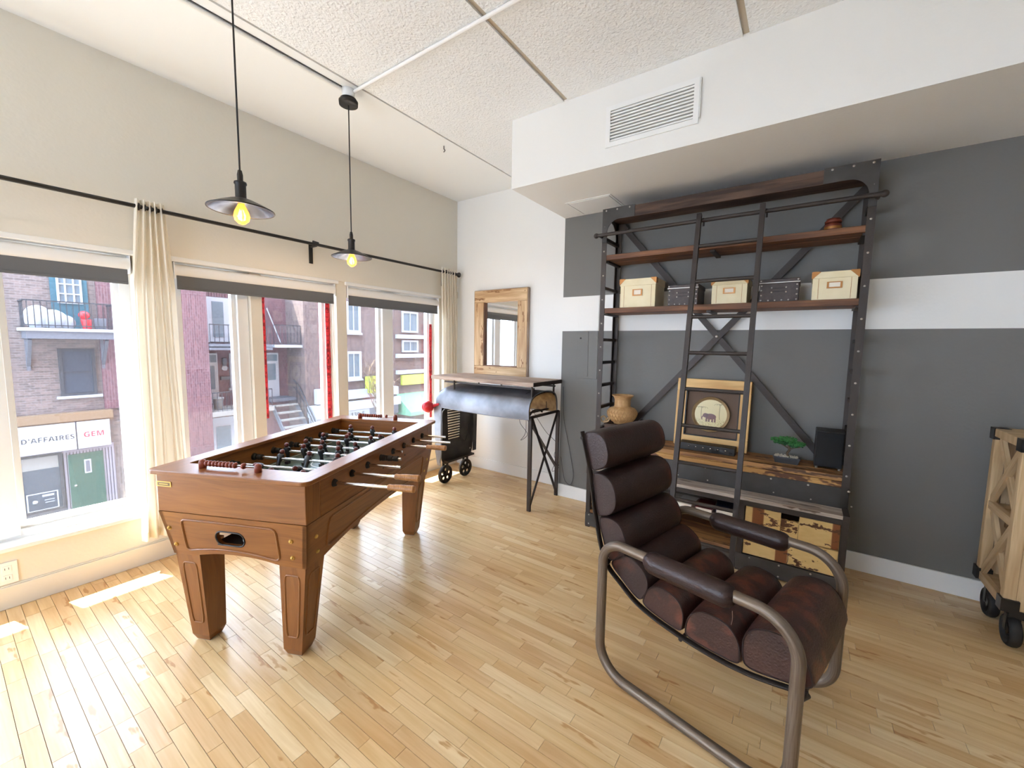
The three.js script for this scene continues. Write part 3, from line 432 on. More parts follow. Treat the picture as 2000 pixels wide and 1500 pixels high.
// ---------------------------------------------------------------- industrial shelving unit against the grey wall
const SX0 = -1.40, SX1 = 0.285, SZF = -3.23, SZB = -3.555, SZL = -3.085;
const rivet = (x, y, z, r = 0.007, ax = 'z') => { const g = new THREE.SphereGeometry(r, 10, 6, 0, 6.29, 0, 1.57); g.scale(1, 0.6, 1); if (ax === 'z') g.rotateX(Math.PI / 2); else g.rotateZ(ax === '-x' ? Math.PI / 2 : -Math.PI / 2); g.translate(x, y, z); return g; };
{
  const U = thing('shelving_unit', 'tall dark iron and wood shelving unit with a low drawer bench', 'shelf unit');
  // end frames: two posts, rungs and an arched head plate
  for (const e of [0, 1]) {
    const x = e ? SX1 : SX0, s = e ? -1 : 1, x2 = x + s * 0.04;
    const fr = new THREE.Group(); fr.name = 'end_frame'; U.add(fr);
    part('front_post', [box(x, x + s * 0.005, 0.5, 2.56, SZF - 0.04, SZF), box(x + s * 0.005, x2, 0.5, 2.56, SZF - 0.005, SZF)], M.iron, fr);
    part('back_post', [box(x, x + s * 0.005, 0, 2.56, SZB, SZB + 0.04), box(x + s * 0.005, x2, 0, 2.56, SZB, SZB + 0.005)], M.iron, fr);
    for (const y of [0.80, 0.985, 1.17, 1.36, 1.55, 1.97, 2.36]) { part('rung', box(x, x + s * 0.03, y - 0.012, y + 0.012, SZB + 0.03, SZF - 0.03, 2), M.iron, fr); }
    const sh = new THREE.Shape(), d = SZF - SZB; sh.moveTo(0, 2.36); sh.lineTo(0, 2.59); sh.lineTo(d, 2.59); sh.lineTo(d, 2.36); sh.lineTo(d - 0.04, 2.36); sh.lineTo(d - 0.04, 2.4);
    sh.absellipse(d / 2, 2.4, d / 2 - 0.04, 0.13, 0, Math.PI, false); sh.lineTo(0.04, 2.36); sh.closePath();
    const g = extr(sh, 0.005, 0, 16); g.rotateY(-Math.PI / 2); g.translate(x + (e ? 0 : 0.005), 0, SZB); part('head_plate', g, M.ironPlate, fr, 'arched iron end plate');
    // corner gusset on the front, quarter-round inside
    const gs = new THREE.Shape(); gs.moveTo(0, 2.33); gs.lineTo(0, 2.59); gs.lineTo(0.26, 2.59); gs.lineTo(0.26, 2.5); gs.lineTo(0.14, 2.5); gs.absarc(0.14, 2.4, 0.1, Math.PI / 2, Math.PI, false); gs.lineTo(0.04, 2.33); gs.closePath();
    const gg = extr(gs, 0.004, 0, 12); if (e) { gg.scale(-1, 1, 1); } gg.translate(x, 0, SZF); if (e) { const ix = gg.index; const p = gg.toNonIndexed(); for (let i = 0; i < p.attributes.position.count; i += 3) for (const nm of ['position', 'normal', 'uv']) { const a = p.attributes[nm], n = a.itemSize; for (let k = 0; k < n; k++) { const t = a.array[(i + 1) * n + k]; a.array[(i + 1) * n + k] = a.array[(i + 2) * n + k]; a.array[(i + 2) * n + k] = t; } } part('gusset', p, M.ironPlate, fr); } else part('gusset', gg, M.ironPlate, fr);
    const rv = []; for (let y = 0.72; y < 2.5; y += 0.1925) rv.push(rivet(x + s * 0.02, y, SZF)); for (const q of [0.03, 0.12, 0.22]) rv.push(rivet(x + s * q, 2.575, SZF + 0.004)); rv.forEach((q) => part('rivet', q, M.rivet, fr));
  }
  // top beam and the two long shelves
  const bm = new THREE.Group(); bm.name = 'top_beam'; U.add(bm);
  part('board', [rbox(SX0 + 0.01, SX1 - 0.01, 2.545, 2.585, SZB, SZF - 0.002, 0.004, 0)], M.beamWood, bm); part('valance', rbox(SX0 + 0.05, SX1 - 0.05, 2.5, 2.583, SZF - 0.03, SZF - 0.004, 0.004, 0), M.beamWood, bm);
  for (const [y, n] of [[2.19, 'upper_shelf'], [1.766, 'lower_shelf']]) {
    const sg = new THREE.Group(); sg.name = n; U.add(sg);
    part('board', rbox(SX0 + 0.03, SX1 - 0.03, y, y + 0.04, SZF - 0.13, SZF - 0.006, 0.004, 0), M.shelfWood, sg); part('board', rbox(SX0 + 0.03, SX1 - 0.03, y, y + 0.04, SZB + 0.03, SZF - 0.134, 0.004, 0), M.shelfWood, sg);
    for (const x of [SX0 + 0.035, -0.58, SX1 - 0.035]) part('bearer', bar(V(x, y - 0.008, SZB + 0.03), V(x, y - 0.008, SZF - 0.03), 0.03, 0.014), M.iron, sg);
  }
  // crossed braces at the back
  const zb = SZB + 0.012;
  part('brace', bar(V(SX0 + 0.03, 2.55, zb), V(SX1 - 0.03, 0.62, zb), 0.006, 0.045, V(1, 0.85, 0)), M.iron, U); part('brace', bar(V(SX1 - 0.03, 2.53, zb + 0.008), V(SX0 + 0.03, 0.62, zb + 0.008), 0.006, 0.045, V(-1, 0.85, 0)), M.iron, U);
  part('brace_bolt', rivet(-0.56, 1.585, zb + 0.013, 0.012), M.rivet, U);
  // ladder rail
  const rl = new THREE.Group(); rl.name = 'ladder_rail'; U.add(rl);
  part('pipe', cyl(V(SX0 - 0.02, 2.375, SZF + 0.06), V(SX1 + 0.02, 2.375, SZF + 0.06), 0.0135, 0.0135, 14), M.iron, rl);
  for (const x of [SX0, SX1]) part('rail_end', [cyl(V(x, 2.375, SZF - 0.01), V(x, 2.375, SZF + 0.06), 0.012), sph(x + (x < 0 ? -0.025 : 0.025), 2.375, SZF + 0.06, 0.02)], M.iron, rl);
  // bench: desk top, planked front, riveted band, ledge, drawers and open bays
  const B = new THREE.Group(); B.name = 'bench'; U.add(B);
  for (let i = 0; i < 3; i++) part('top_board', rbox(SX0 + 0.006, SX1 - 0.006, 0.69, 0.72, SZB + 0.02 + i * 0.102, SZB + 0.12 + i * 0.102, 0.003, 0), M.benchWood, B);
  for (let i = 0; i < 2; i++) part('front_board', rbox(SX0 + 0.006, SX1 - 0.006, 0.64 + i * 0.041, 0.679 + i * 0.041, SZF - 0.03, SZF - 0.008, 0.003, 0), M.yellowWood, B);
  const bandP = part('iron_band', box(SX0, SX1, 0.51, 0.642, SZF - 0.02, SZF), M.ironPlate, B, 'dark riveted iron band');
  for (let x = SX0 + 0.05; x < SX1; x += 0.204) { part('rivet', rivet(x, 0.626, SZF), M.rivet, B); part('rivet', rivet(x + 0.02, 0.535, SZF, 0.005), M.rivet, B); }
  part('ledge', rbox(SX0 + 0.02, SX1 - 0.02, 0.485, 0.512, SZF - 0.02, SZL - 0.004, 0.004, 0), M.paleLedge, B, 'pale worn wooden ledge');
  part('ledge_rail', [box(SX0, SX1, 0.455, 0.487, SZL - 0.02, SZL), box(SX0 - 0.002, SX0 + 0.03, 0.452, 0.515, SZF, SZL + 0.003), box(SX1 - 0.03, SX1 + 0.002, 0.452, 0.515, SZF, SZL + 0.003)], M.iron, B);
  for (const x of [SX0, SX1 - 0.035, -0.29]) part('bench_post', box(x, x + 0.035, 0, 0.46, SZL - 0.03, SZL), M.iron, B);
  part('toe_band', box(SX0, SX1, 0.012, 0.12, SZL - 0.02, SZL + 0.001), M.ironPlate, B); for (let x = SX0 + 0.03; x < SX1; x += 0.166) { part('rivet', rivet(x, 0.105, SZL + 0.001, 0.006), M.rivet, B); part('rivet', rivet(x, 0.03, SZL + 0.001, 0.006), M.rivet, B); }
  for (const x of [SX0 + 0.003, SX1 - 0.015]) { part('side_panel', box(x, x + 0.012, 0.12, 0.45, SZB + 0.02, SZL - 0.03), M.cream, B); part('side_board', box(x, x + 0.012, 0.452, 0.69, SZB + 0.02, SZF - 0.022), M.benchWood, B); } part('side_toe', [box(SX0 - 0.002, SX0 + 0.002, 0.012, 0.12, SZB, SZL + 0.001), box(SX1 - 0.002, SX1 + 0.002, 0.012, 0.12, SZB, SZL + 0.001)], M.ironPlate, B);
  part('back_panel', box(SX0 + 0.02, SX1 - 0.02, 0.1, 0.69, SZB, SZB + 0.012), M.beamWood, B); part('bay_floor', rbox(SX0 + 0.02, -0.28, 0.12, 0.145, SZB + 0.015, SZL - 0.01, 0.003, 0), M.benchWood, B); part('bay_shelf', rbox(SX0 + 0.02, -0.28, 0.325, 0.35, SZB + 0.015, SZL - 0.02, 0.003, 0), M.paleLedge, B);
  part('divider', box(-0.29, -0.275, 0.12, 0.46, SZB + 0.015, SZL - 0.01), M.beamWood, B); part('under_desk', box(SX0 + 0.02, SX1 - 0.02, 0.45, 0.485, SZB + 0.015, SZF - 0.01), M.beamWood, B);
  for (const [ya, yb] of [[0.292, 0.452], [0.125, 0.285]]) {
    const dr = new THREE.Group(); dr.name = 'drawer'; B.add(dr); const hs = ya > 0.2;
    if (hs) part('drawer_front', [rbox(-0.25, -0.05, ya, yb, SZL - 0.03, SZL - 0.008, 0.003, 0), rbox(0.045, 0.25, ya, yb, SZL - 0.03, SZL - 0.008, 0.003, 0), rbox(-0.05, 0.045, ya, yb - 0.04, SZL - 0.03, SZL - 0.008, 0.003, 0)], M.cream, dr, 'flaking cream painted drawer front'); else part('drawer_front', rbox(-0.25, 0.25, ya, yb, SZL - 0.03, SZL - 0.008, 0.003, 0), M.cream, dr, 'flaking cream painted drawer front');
    part('drawer_box', box(-0.245, 0.245, ya + 0.01, yb - 0.05, SZB + 0.05, SZL - 0.031), M.beamWood, dr);
  }
}
// rolling ladder leaning on the rail
{
  const t = thing('library_ladder', 'dark iron ladder leaning on the shelf rail', 'ladder'), top = V(0, 2.41, -3.14), bot = V(0, 0, -2.715), at = (x, k) => bot.clone().lerp(top, k).add(V(x, 0, 0)), xa = -0.652, xb = -0.277;
  for (const x of [xa, xb]) { part('stile', bar(at(x, 0.01), at(x, 1), 0.034, 0.03, V(1, 0, 0)), M.iron, t); part('hook', tube([at(x, 0.985).add(V(0.018, 0, 0)), at(x, 0.99).add(V(0.02, 0.0, -0.05)), at(x, 0.975).add(V(0.02, -0.01, -0.06))], 0.006, 16, 6), M.iron, t); part('foot', rbox(x - 0.02, x + 0.02, 0, 0.03, -2.735, -2.695, 0.004), M.rubber, t); }
  for (let i = 0; i < 9; i++) { const k = 0.107 + i * 0.1; part('rung', cyl(at(xa, k), at(xb, k), 0.0125, 0.0125, 12), M.iron, t); }
}
// storage boxes on the lower shelf
function storageBox(cx, w, h, dark, label) {
  const d = 0.25, z = SZF - 0.02 - d / 2, t = thing('storage_box', label, 'box', [cx, 1.806, z], 0, dark ? 'dark studded boxes on the shelf' : 'cream boxes on the shelf'), x = w / 2, m = dark ? M.darkBox : M.creamBox, lh = h * (dark ? 0.2 : 0.24);
  part('body', rbox(-x + 0.004, x - 0.004, 0, h - lh + 0.002, -d / 2 + 0.004, d / 2 - 0.004, 0.003), m, t); const lid = part('lid', rbox(-x, x, h - lh, h, -d / 2, d / 2, 0.003), m, t);
  if (!dark) {
    for (const s of [-1, 1]) { const tr = new THREE.Shape(); tr.moveTo(0, 0); tr.lineTo(-s * 0.045, 0); tr.lineTo(0, -0.045); tr.closePath(); const g = extr(tr, 0.002); g.translate(s * x, h, d / 2); part('corner', [g, box(s * x, s * (x + 0.002), h - 0.04, h, d / 2 - 0.04, d / 2 + 0.002), box(s * x, s * (x - 0.04), h, h + 0.002, d / 2 - 0.04, d / 2 + 0.002)], M.brass, lid, 'copper corner'); }
    const hd = part('label_holder', [box(-0.038, 0.038, h * 0.40, h * 0.44, d / 2 - 0.004, d / 2 + 0.003), box(-0.038, 0.038, h * 0.60, h * 0.63, d / 2 - 0.004, d / 2 + 0.003), box(-0.038, -0.028, h * 0.44, h * 0.6, d / 2 - 0.004, d / 2 + 0.003), box(0.028, 0.038, h * 0.44, h * 0.6, d / 2 - 0.004, d / 2 + 0.003)], M.brass, t, 'copper label holder'); part('label_card', box(-0.03, 0.03, h * 0.42, h * 0.61, d / 2 - 0.004, d / 2 - 0.001), M.paper, hd);
    for (const s of [-1, 1]) part('side_band', box(s * (x - 0.036), s * (x - 0.034), 0.005, h - lh, d / 2 - 0.004, d / 2 - 0.0025), M.brass, t);
  } else {
    part('lid_trim', box(-x - 0.001, x + 0.001, h - lh + 0.003, h - lh + 0.008, d / 2 - 0.001, d / 2 + 0.0015), M.rivet, lid);
    const st = []; for (const s of [-1, 1]) for (const k of [0.08, 0.3, 0.52, 0.72]) st.push([s * (x - 0.014), h * k]); for (const k of [-0.5, -0.17, 0.17, 0.5]) st.push([k * x, h * 0.07]); for (const s of [-1, 1]) for (const k of [0.42, 0.62]) st.push([s * 0.04, h * k]); for (const s of [-1, 1]) st.push([s * (x - 0.01), h * 0.93]);
    st.forEach(([a, b]) => part('stud', rivet(a, b, d / 2 - 0.003 + (b > h * 0.85 ? 0.004 : 0), 0.0055), M.rivet, t));
    part('label_holder', [box(-0.034, 0.034, h * 0.44, h * 0.46, d / 2 - 0.004, d / 2 - 0.001), box(-0.034, 0.034, h * 0.58, h * 0.6, d / 2 - 0.004, d / 2 - 0.001)], M.rubber, t);
  }
}
storageBox(-1.1, 0.285, 0.222, false, 'cream box at the left end of the lower shelf');
storageBox(-0.762, 0.215, 0.152, true, 'dark studded box partly behind the left ladder stile');
storageBox(-0.456, 0.228, 0.172, false, 'cream box framed between the ladder stiles');
storageBox(-0.164, 0.224, 0.148, true, 'dark studded box right of the ladder');
storageBox(0.124, 0.23, 0.172, false, 'cream box at the right end of the lower shelf');
// things on the shelves and the bench
{
  const pot = thing('jar', 'small terracotta jar with lid on the upper shelf', 'jar', [0.095, 2.23, -3.39]); part('body', lathe([[0.0, 0], [0.036, 0], [0.045, 0.02], [0.046, 0.05], [0.038, 0.066], [0.0, 0.066]], 28), M.terracotta, pot); part('lid', lathe([[0.0, 0.066], [0.043, 0.066], [0.044, 0.08], [0.036, 0.086], [0.036, 0.094], [0.0, 0.095]], 28), M.terracotta, pot); part('band', lathe([[0.0462, 0.028], [0.0468, 0.03], [0.0468, 0.042], [0.0462, 0.044]], 28), M.brass, pot);
  const cr = thing('wooden_crate', 'small dark wooden crate under the vase behind the armchair', 'crate', [-1.2, 0.72, -3.38]); part('body', rbox(-0.14, 0.14, 0, 0.118, -0.11, 0.11, 0.004, 0), M.beamWood, cr); part('lid', rbox(-0.145, 0.145, 0.118, 0.13, -0.115, 0.115, 0.003, 0), M.beamWood, cr);
  const v = thing('vase', 'tan patterned clay vase behind the top of the armchair', 'vase', [-1.222, 0.85, -3.36]); const pr = [[0.0, 0], [0.065, 0], [0.07, 0.008], [0.11, 0.05], [0.124, 0.09], [0.108, 0.125], [0.072, 0.142], [0.066, 0.15], [0.064, 0.2], [0.072, 0.222], [0.088, 0.236], [0.089, 0.241], [0.08, 0.24], [0.056, 0.2], [0.056, 0.15]];
  part('body', lathe(pr, 40), M.clay, v);
  const wv = []; for (let i = 0; i < 26; i++) for (const s of [1, -1]) { const q = []; for (let k = 0; k <= 6; k++) { const y = 0.02 + 0.11 * k / 6, j = pr.findIndex((p) => p[1] > y), a = pr[j - 1], b = pr[j], rad = a[0] + (b[0] - a[0]) * (y - a[1]) / (b[1] - a[1]) + 0.0012, th = i * 2 * Math.PI / 26 + s * k * 0.07; q.push(V(rad * Math.cos(th), y, rad * Math.sin(th))); } wv.push(tube(q, 0.0032, 10, 5)); }
  const ww = part('woven_relief', wv, M.clay, v); ww.userData.kind = 'stuff';
  solo('rope_coil', [tube([V(-1.36, 0.857, -3.28), V(-1.385, 0.885, -3.29), V(-1.36, 0.905, -3.3), V(-1.335, 0.88, -3.29), V(-1.35, 0.862, -3.27), V(-1.31, 0.87, -3.27), V(-1.3, 0.89, -3.28), V(-1.32, 0.895, -3.29), V(-1.33, 0.856, -3.3)], 0.0055, 60, 6)], M.crateWood, 'short coil of tan cord beside the vase', 'cord');
  // framed plate
  const f = thing('picture_frame', 'square gold wooden frame holding a decorative plate', 'picture', [-0.557, 0.722, -3.475]); f.rotation.x = -0.11;
  const fw = 0.26, fi = 0.188, fh = 0.53, cy = fh / 2, cyi = cy - 0.005, th = 0.035;
  for (const [a, b, c, d, ax] of [[-fw, fw, fh - 0.095, fh, 0], [-fw, fw, 0, 0.085, 0], [-fw, -fi, 0.085, fh - 0.095, 1], [fi, fw, 0.085, fh - 0.095, 1]]) part('frame_rail', rbox(a, b, c, d, 0, th, 0.004, ax), M.frameWood, f);
  part('inner_lip', [[-fi, fi, fh - 0.1, fh - 0.092], [-fi, fi, 0.082, 0.09], [-fi - 0.002, -fi + 0.006, 0.0905, fh - 0.1005], [fi - 0.006, fi + 0.002, 0.0905, fh - 0.1005]].map(([a, b, c, d]) => box(a, b, c, d, 0.012, th + 0.002)), M.black, f); part('backing', box(-fi - 0.01, fi + 0.01, 0.08, fh - 0.09, 0, 0.006), std({ color: rgb(112, 92, 78), roughness: 0.9 }), f, 'brown felt backing');
  const pt = new THREE.Group(); pt.name = 'plate'; pt.position.set(-0.005, 0.26, 0.008); f.add(pt);
  part('plate_rim', lathe([[0.112, 0.012], [0.125, 0.018], [0.132, 0.024], [0.136, 0.022], [0.132, 0.014], [0.118, 0.0]], 48).rotateX(Math.PI / 2), M.brassRaw, pt, 'dark bronze rim');
  const pc = document.createElement('canvas'); pc.width = pc.height = 512; { const x = pc.getContext('2d'), q = rng(77); x.fillStyle = '#d9cb95'; x.fillRect(0, 0, 512, 512); x.fillStyle = '#b9a768'; for (let i = 0; i < 420; i++) { const y = 330 + q() * 182; x.fillRect(q() * 512, y, 3 + q() * 14, 2 + q() * 4); } x.fillStyle = '#8c7c48'; for (let i = 0; i < 160; i++) { const y = 350 + q() * 150; x.fillRect(q() * 512, y, 2 + q() * 6, 3 + q() * 8); } x.strokeStyle = '#6d6238'; x.lineWidth = 7; for (const [a, b] of [[392, 90], [120, 150]]) { x.beginPath(); x.moveTo(a, 330); x.quadraticCurveTo(a - 14, 200, a, b); x.stroke(); for (let k = 0; k < 6; k++) { x.lineWidth = 4; x.beginPath(); x.moveTo(a, b); x.quadraticCurveTo(a + (k - 2.5) * 26, b - 26, a + (k - 2.5) * 36, b + 14); x.stroke(); } x.lineWidth = 7; } x.fillStyle = '#6a3a30'; x.beginPath(); x.ellipse(258, 292, 84, 48, 0, 0, 7); x.fill(); x.beginPath(); x.ellipse(180, 278, 40, 36, 0, 0, 7); x.fill(); for (const lx of [200, 238, 288, 326]) x.fillRect(lx - 13, 310, 26, 70); x.lineWidth = 15; x.strokeStyle = '#6a3a30'; x.beginPath(); x.moveTo(152, 286); x.quadraticCurveTo(118, 310, 132, 352); x.stroke(); x.fillStyle = '#553028'; x.beginPath(); x.ellipse(204, 276, 20, 30, 0.2, 0, 7); x.fill(); }
  const ptx = new THREE.CanvasTexture(pc); ptx.colorSpace = THREE.SRGBColorSpace; part('plate_face', new THREE.CircleGeometry(0.121, 48).translate(0, 0, 0.013), std({ map: ptx, roughness: 0.3 }), pt, 'cream plate face printed with an elephant');
  // black rack with knobs below the frame
  const a = thing('control_rack', 'low black rack with a row of silver knobs below the framed plate', 'rack', [-0.56, 0.72, -3.36]); part('case', rbox(-0.185, 0.2, 0, 0.055, -0.05, 0.05, 0.004), M.black, a); for (let i = 0; i < 6; i++) part('knob', lathe([[0.0, 0], [0.007, 0], [0.006, 0.012], [0.0, 0.013]], 14).rotateX(Math.PI / 2).translate(-0.11 + i * 0.05, 0.034, 0.05), M.chrome, a); part('jack', rbox(0.165, 0.185, 0.012, 0.024, 0.05, 0.056, 0.002), M.rubber, a);
  solo('adapter', rbox(-0.77, -0.72, 0.72, 0.762, -3.36, -3.33, 0.004), M.paper, 'small cream adapter at the left end of the knob rack', 'adapter');
  // bonsai
  const b = thing('bonsai', 'small green bonsai tree in a black tray on the bench', 'plant', [-0.05, 0.72, -3.37]); part('tray', (() => { const g = extr(rrShape(0.155, 0.09, 0.006), 0.042, 0); g.rotateX(-Math.PI / 2); const p = g.attributes.position; for (let i = 0; i < p.count; i++) { const k = 0.86 + 0.14 * p.getY(i) / 0.042; p.setX(i, p.getX(i) * k); p.setZ(i, p.getZ(i) * k); } g.computeVertexNormals(); return g; })(), M.slate, b, 'glossy black tray'); part('tray_lip', [box(-0.079, 0.079, 0.036, 0.044, 0.042, 0.047), box(-0.079, 0.079, 0.036, 0.044, -0.047, -0.042), box(-0.079, -0.074, 0.036, 0.044, -0.042, 0.042), box(0.074, 0.079, 0.036, 0.044, -0.042, 0.042)], M.slate, b);
  const q = rng(17), pb = []; for (let i = 0; i < 90; i++) pb.push(new THREE.IcosahedronGeometry(0.004 + q() * 0.004, 0).translate((q() - 0.5) * 0.14, 0.043, (q() - 0.5) * 0.08)); const pbm = part('pebbles', pb, M.pebble, b); pbm.userData.kind = 'stuff';
  part('trunk', [tube([V(0.01, 0.04, 0), V(0.0, 0.065, 0.004), V(0.012, 0.09, 0), V(0.005, 0.12, 0)], 0.007, 20, 8), tube([V(0.005, 0.09, 0), V(0.04, 0.11, 0.01), V(0.07, 0.118, 0.01)], 0.004, 12, 6), tube([V(0.005, 0.1, 0), V(-0.04, 0.125, -0.005), V(-0.07, 0.14, 0)], 0.004, 12, 6)], M.bark, b);
  for (const [m, cs, n] of [[M.leaf, [[-0.055, 0.15, 0, 0.045, 0.02], [0.0, 0.16, 0.01, 0.05, 0.026], [0.05, 0.135, 0.005, 0.05, 0.022]], 520], [M.leafDark, [[-0.04, 0.138, 0.01, 0.045, 0.02], [0.03, 0.125, -0.01, 0.055, 0.024]], 300]]) { const g = []; for (let i = 0; i < n; i++) { const c = cs[i % cs.length], th = q() * 6.28, rr = Math.sqrt(q()); const l = new THREE.TetrahedronGeometry(0.0075, 0); l.scale(1, 0.5, 1); l.rotateY(q() * 6); l.rotateX(q() * 2); l.translate(c[0] + c[3] * rr * Math.cos(th), c[1] + c[4] * (q() - 0.35), c[2] + 0.8 * c[3] * rr * Math.sin(th)); g.push(l); } const lm = part('foliage', g, m, b); lm.userData.kind = 'stuff'; }
  // speaker
  const s = thing('loudspeaker', 'small black loudspeaker at the right end of the bench', 'speaker', [0.175, 0.72, -3.4]); part('cabinet', rbox(-0.075, 0.075, 0.012, 0.25, -0.1, 0.06, 0.005), M.black, s); part('grille', rbox(-0.07, 0.07, 0.018, 0.244, 0.06, 0.072, 0.005), M.speakerCloth, s); for (const x of [-0.06, 0.06]) for (const z of [-0.08, 0.05]) part('foot', cyl(V(x, 0, z), V(x, 0.012, z), 0.009), M.rivet, s);
  // books in the open bay
  const bk = [[-0.63, 0.03, 0.055, [212, 204, 198], 'white book with a red spine lying at the back of the open bay'], [-0.505, 0.028, 0.055, [96, 30, 34], 'dark red book lying in the open bay'], [-0.37, 0.045, 0.065, [34, 44, 66], 'dark blue covered book on the pile beside the drawers']];
  bk.forEach(([x, h, w, c, lab], i) => { const o = thing('book', lab, 'book', [x, 0.35, -3.17], 0.1 * (i - 1), 'books in the bench'); part('pages', box(-w + 0.003, w - 0.003, 0.003, h - 0.003, -0.09, 0.088), M.paper, o); part('cover', [box(-w, w, 0, 0.003, -0.095, 0.092), box(-w, w, h - 0.003, h, -0.095, 0.092), box(-w, -w + 0.003, 0, h, -0.095, 0.092)], std({ color: rgb(...c), roughness: 0.4 }), o); });
}
// ---------------------------------------------------------------- leather roll armchair on a tubular frame (local x to the front, z across)
{
  const C = thing('armchair', 'brown leather roll armchair on a bent steel tube frame', 'armchair', [-0.559, 0, -1.674], -13.24 * Math.PI / 180);
  const r = 0.021, x0 = -0.124, x1 = 0.628, yb = r + 0.001, yt = 0.634, rad = 0.135, zf = -0.629;
  const loop = (z) => { const p = new THREE.CurvePath(), ln = (a, b) => p.add(new THREE.LineCurve3(V(...a, z), V(...b, z))), cv = (a, m, b) => p.add(new THREE.CubicBezierCurve3(V(...a, z), V(a[0] + (m[0] - a[0]) * 0.56, a[1] + (m[1] - a[1]) * 0.56, z), V(b[0] + (m[0] - b[0]) * 0.56, b[1] + (m[1] - b[1]) * 0.56, z), V(...b, z)));
    ln([x0 + rad, yb], [x1 - rad, yb]); cv([x1 - rad, yb], [x1, yb], [x1, yb + rad]); ln([x1, yb + rad], [x1, yt - rad]); cv([x1, yt - rad], [x1, yt], [x1 - rad, yt]); ln([x1 - rad, yt], [x0 + 0.1, yt]); cv([x0 + 0.1, yt], [x0, yt], [x0, yt - 0.1]); ln([x0, yt - 0.1], [x0, yb + rad]); cv([x0, yb + rad], [x0, yb], [x0 + rad, yb]); return new THREE.TubeGeometry(p, 220, r, 14, true); };
  for (const z of [0, zf]) {
    const f = part('frame_loop', loop(z), M.chairTube, C, 'bent steel tube side frame');
    const rings = []; for (let i = 0; i <= 26; i++) { const t = i / 26, x = 0.085 + 0.345 * t, e = Math.min(t, 1 - t), k = 0.024 + 0.02 * Math.min(1, Math.pow(e / 0.09, 0.5)), q = []; for (let j = 0; j < 18; j++) { const a = j / 18 * 2 * Math.PI; q.push(V(x, yt - 0.004 + k * Math.sin(a) * (Math.sin(a) < 0 ? 1.15 : 0.85), z + k * Math.cos(a))); } rings.push(q); }
    const pad = part('arm_pad', loft(rings), M.leather, C, 'dark leather arm sleeve'); part('stitching', [tube([0, 1, 2, 3, 4, 5, 6, 7, 8, 9, 10].map((i) => V(0.095 + i * 0.0325, yt - 0.05 + (i === 0 || i === 10 ? 0.012 : 0), z + 0.006)), 0.0022, 40, 5)], M.leatherEdge, pad);
    part('lace', tube([V(0.428, yt - 0.05, z + 0.01), V(0.432, yt - 0.075, z + 0.016), V(0.428, yt - 0.1, z + 0.012)], 0.0014, 10, 5), M.leatherEdge, pad);
  }
  // sling line in the side view and the seven rolls on it
  const S = [[[-0.303, 1.085], [-0.248, 0.908]], [[-0.246, 0.9], [-0.206, 0.704]], [[-0.204, 0.696], [-0.135, 0.51]], [[-0.128, 0.5], [0.03, 0.39]], [[0.042, 0.385], [0.222, 0.35]], [[0.234, 0.347], [0.444, 0.345]], [[0.455, 0.35], [0.668, 0.398]]];
  const bulge = [0.118, 0.118, 0.125, 0.13, 0.135, 0.145, 0.165];
  S.forEach(([a, b], i) => {
    const A = new THREE.Vector2(...a), Bv = new THREE.Vector2(...b), d = Bv.clone().sub(A), L = d.length(), e = d.clone().normalize(), nrm = new THREE.Vector2(-e.y, e.x), h = bulge[i], rings = [], N = 34;
    const sec = (z, k, push) => { const q = []; for (let j = 0; j < N; j++) { const t = j / N * 2 * Math.PI, c = Math.cos(t), s = Math.sin(t); let px = Math.sign(c) * Math.pow(Math.abs(c), s > 0 ? 0.82 : 0.4) * L * 0.5, py = s > 0 ? Math.pow(s, 0.8) * h * 0.86 + h * 0.14 : h * 0.14 * (1 + s * 1.0); px *= k; py = h * 0.45 + (py - h * 0.45) * k; const x = A.x + e.x * (L / 2 + px) + nrm.x * py, y = A.y + e.y * (L / 2 + px) + nrm.y * py; q.push(V(x, y, z)); } return q; };
    const za = -0.058, zb = -0.572, zs = [[0, 0.93], [0.006, 0.975], [0.02, 1.0], [0.06, 1.01], [0.15, 1.03], [0.3, 1.04], [0.5, 1.045], [0.7, 1.04], [0.85, 1.03], [0.94, 1.01], [0.98, 1.0], [0.994, 0.975], [1, 0.93]];
    for (const [t, k] of zs) rings.push(sec(za + (zb - za) * t, k));
    const g = loft(rings); const roll = part('leather_roll', g, i > 3 ? M.leatherWorn : M.leather, C); for (const z of [za, zb]) part('piping', tube(sec(z, 0.955), 0.003, 90, 6, true), M.leather, roll);
  });
  // steel straps under the rolls
  for (const z of [-0.052, -0.578]) {
    const pts = [V(-0.307, 1.09, z), V(-0.25, 0.9, z), V(-0.21, 0.7, z), V(-0.142, 0.5, z), V(-0.06, 0.435, z), V(0.034, 0.38, z), V(0.228, 0.342, z), V(0.45, 0.34, z), V(0.648, 0.384, z)], c = new THREE.CatmullRomCurve3(pts, false, 'centripetal'), q = c.getPoints(60), rings = q.map((p, i) => { const tn = c.getTangent(i / 60), nn = V(-tn.y, tn.x, 0).multiplyScalar(0.0035); return [p.clone().add(nn).add(V(0, 0, 0.012)), p.clone().add(nn).add(V(0, 0, -0.012)), p.clone().sub(nn).add(V(0, 0, -0.012)), p.clone().sub(nn).add(V(0, 0, 0.012))]; });
    part('sling_strap', loft(rings), M.iron, C);
  }
  for (const [x, y] of [[-0.3, 1.06], [-0.135, 0.51], [0.228, 0.336], [0.635, 0.372]]) part('cross_bar', cyl(V(x, y, -0.04), V(x, y, -0.59), 0.008, 0.008, 10), M.iron, C);
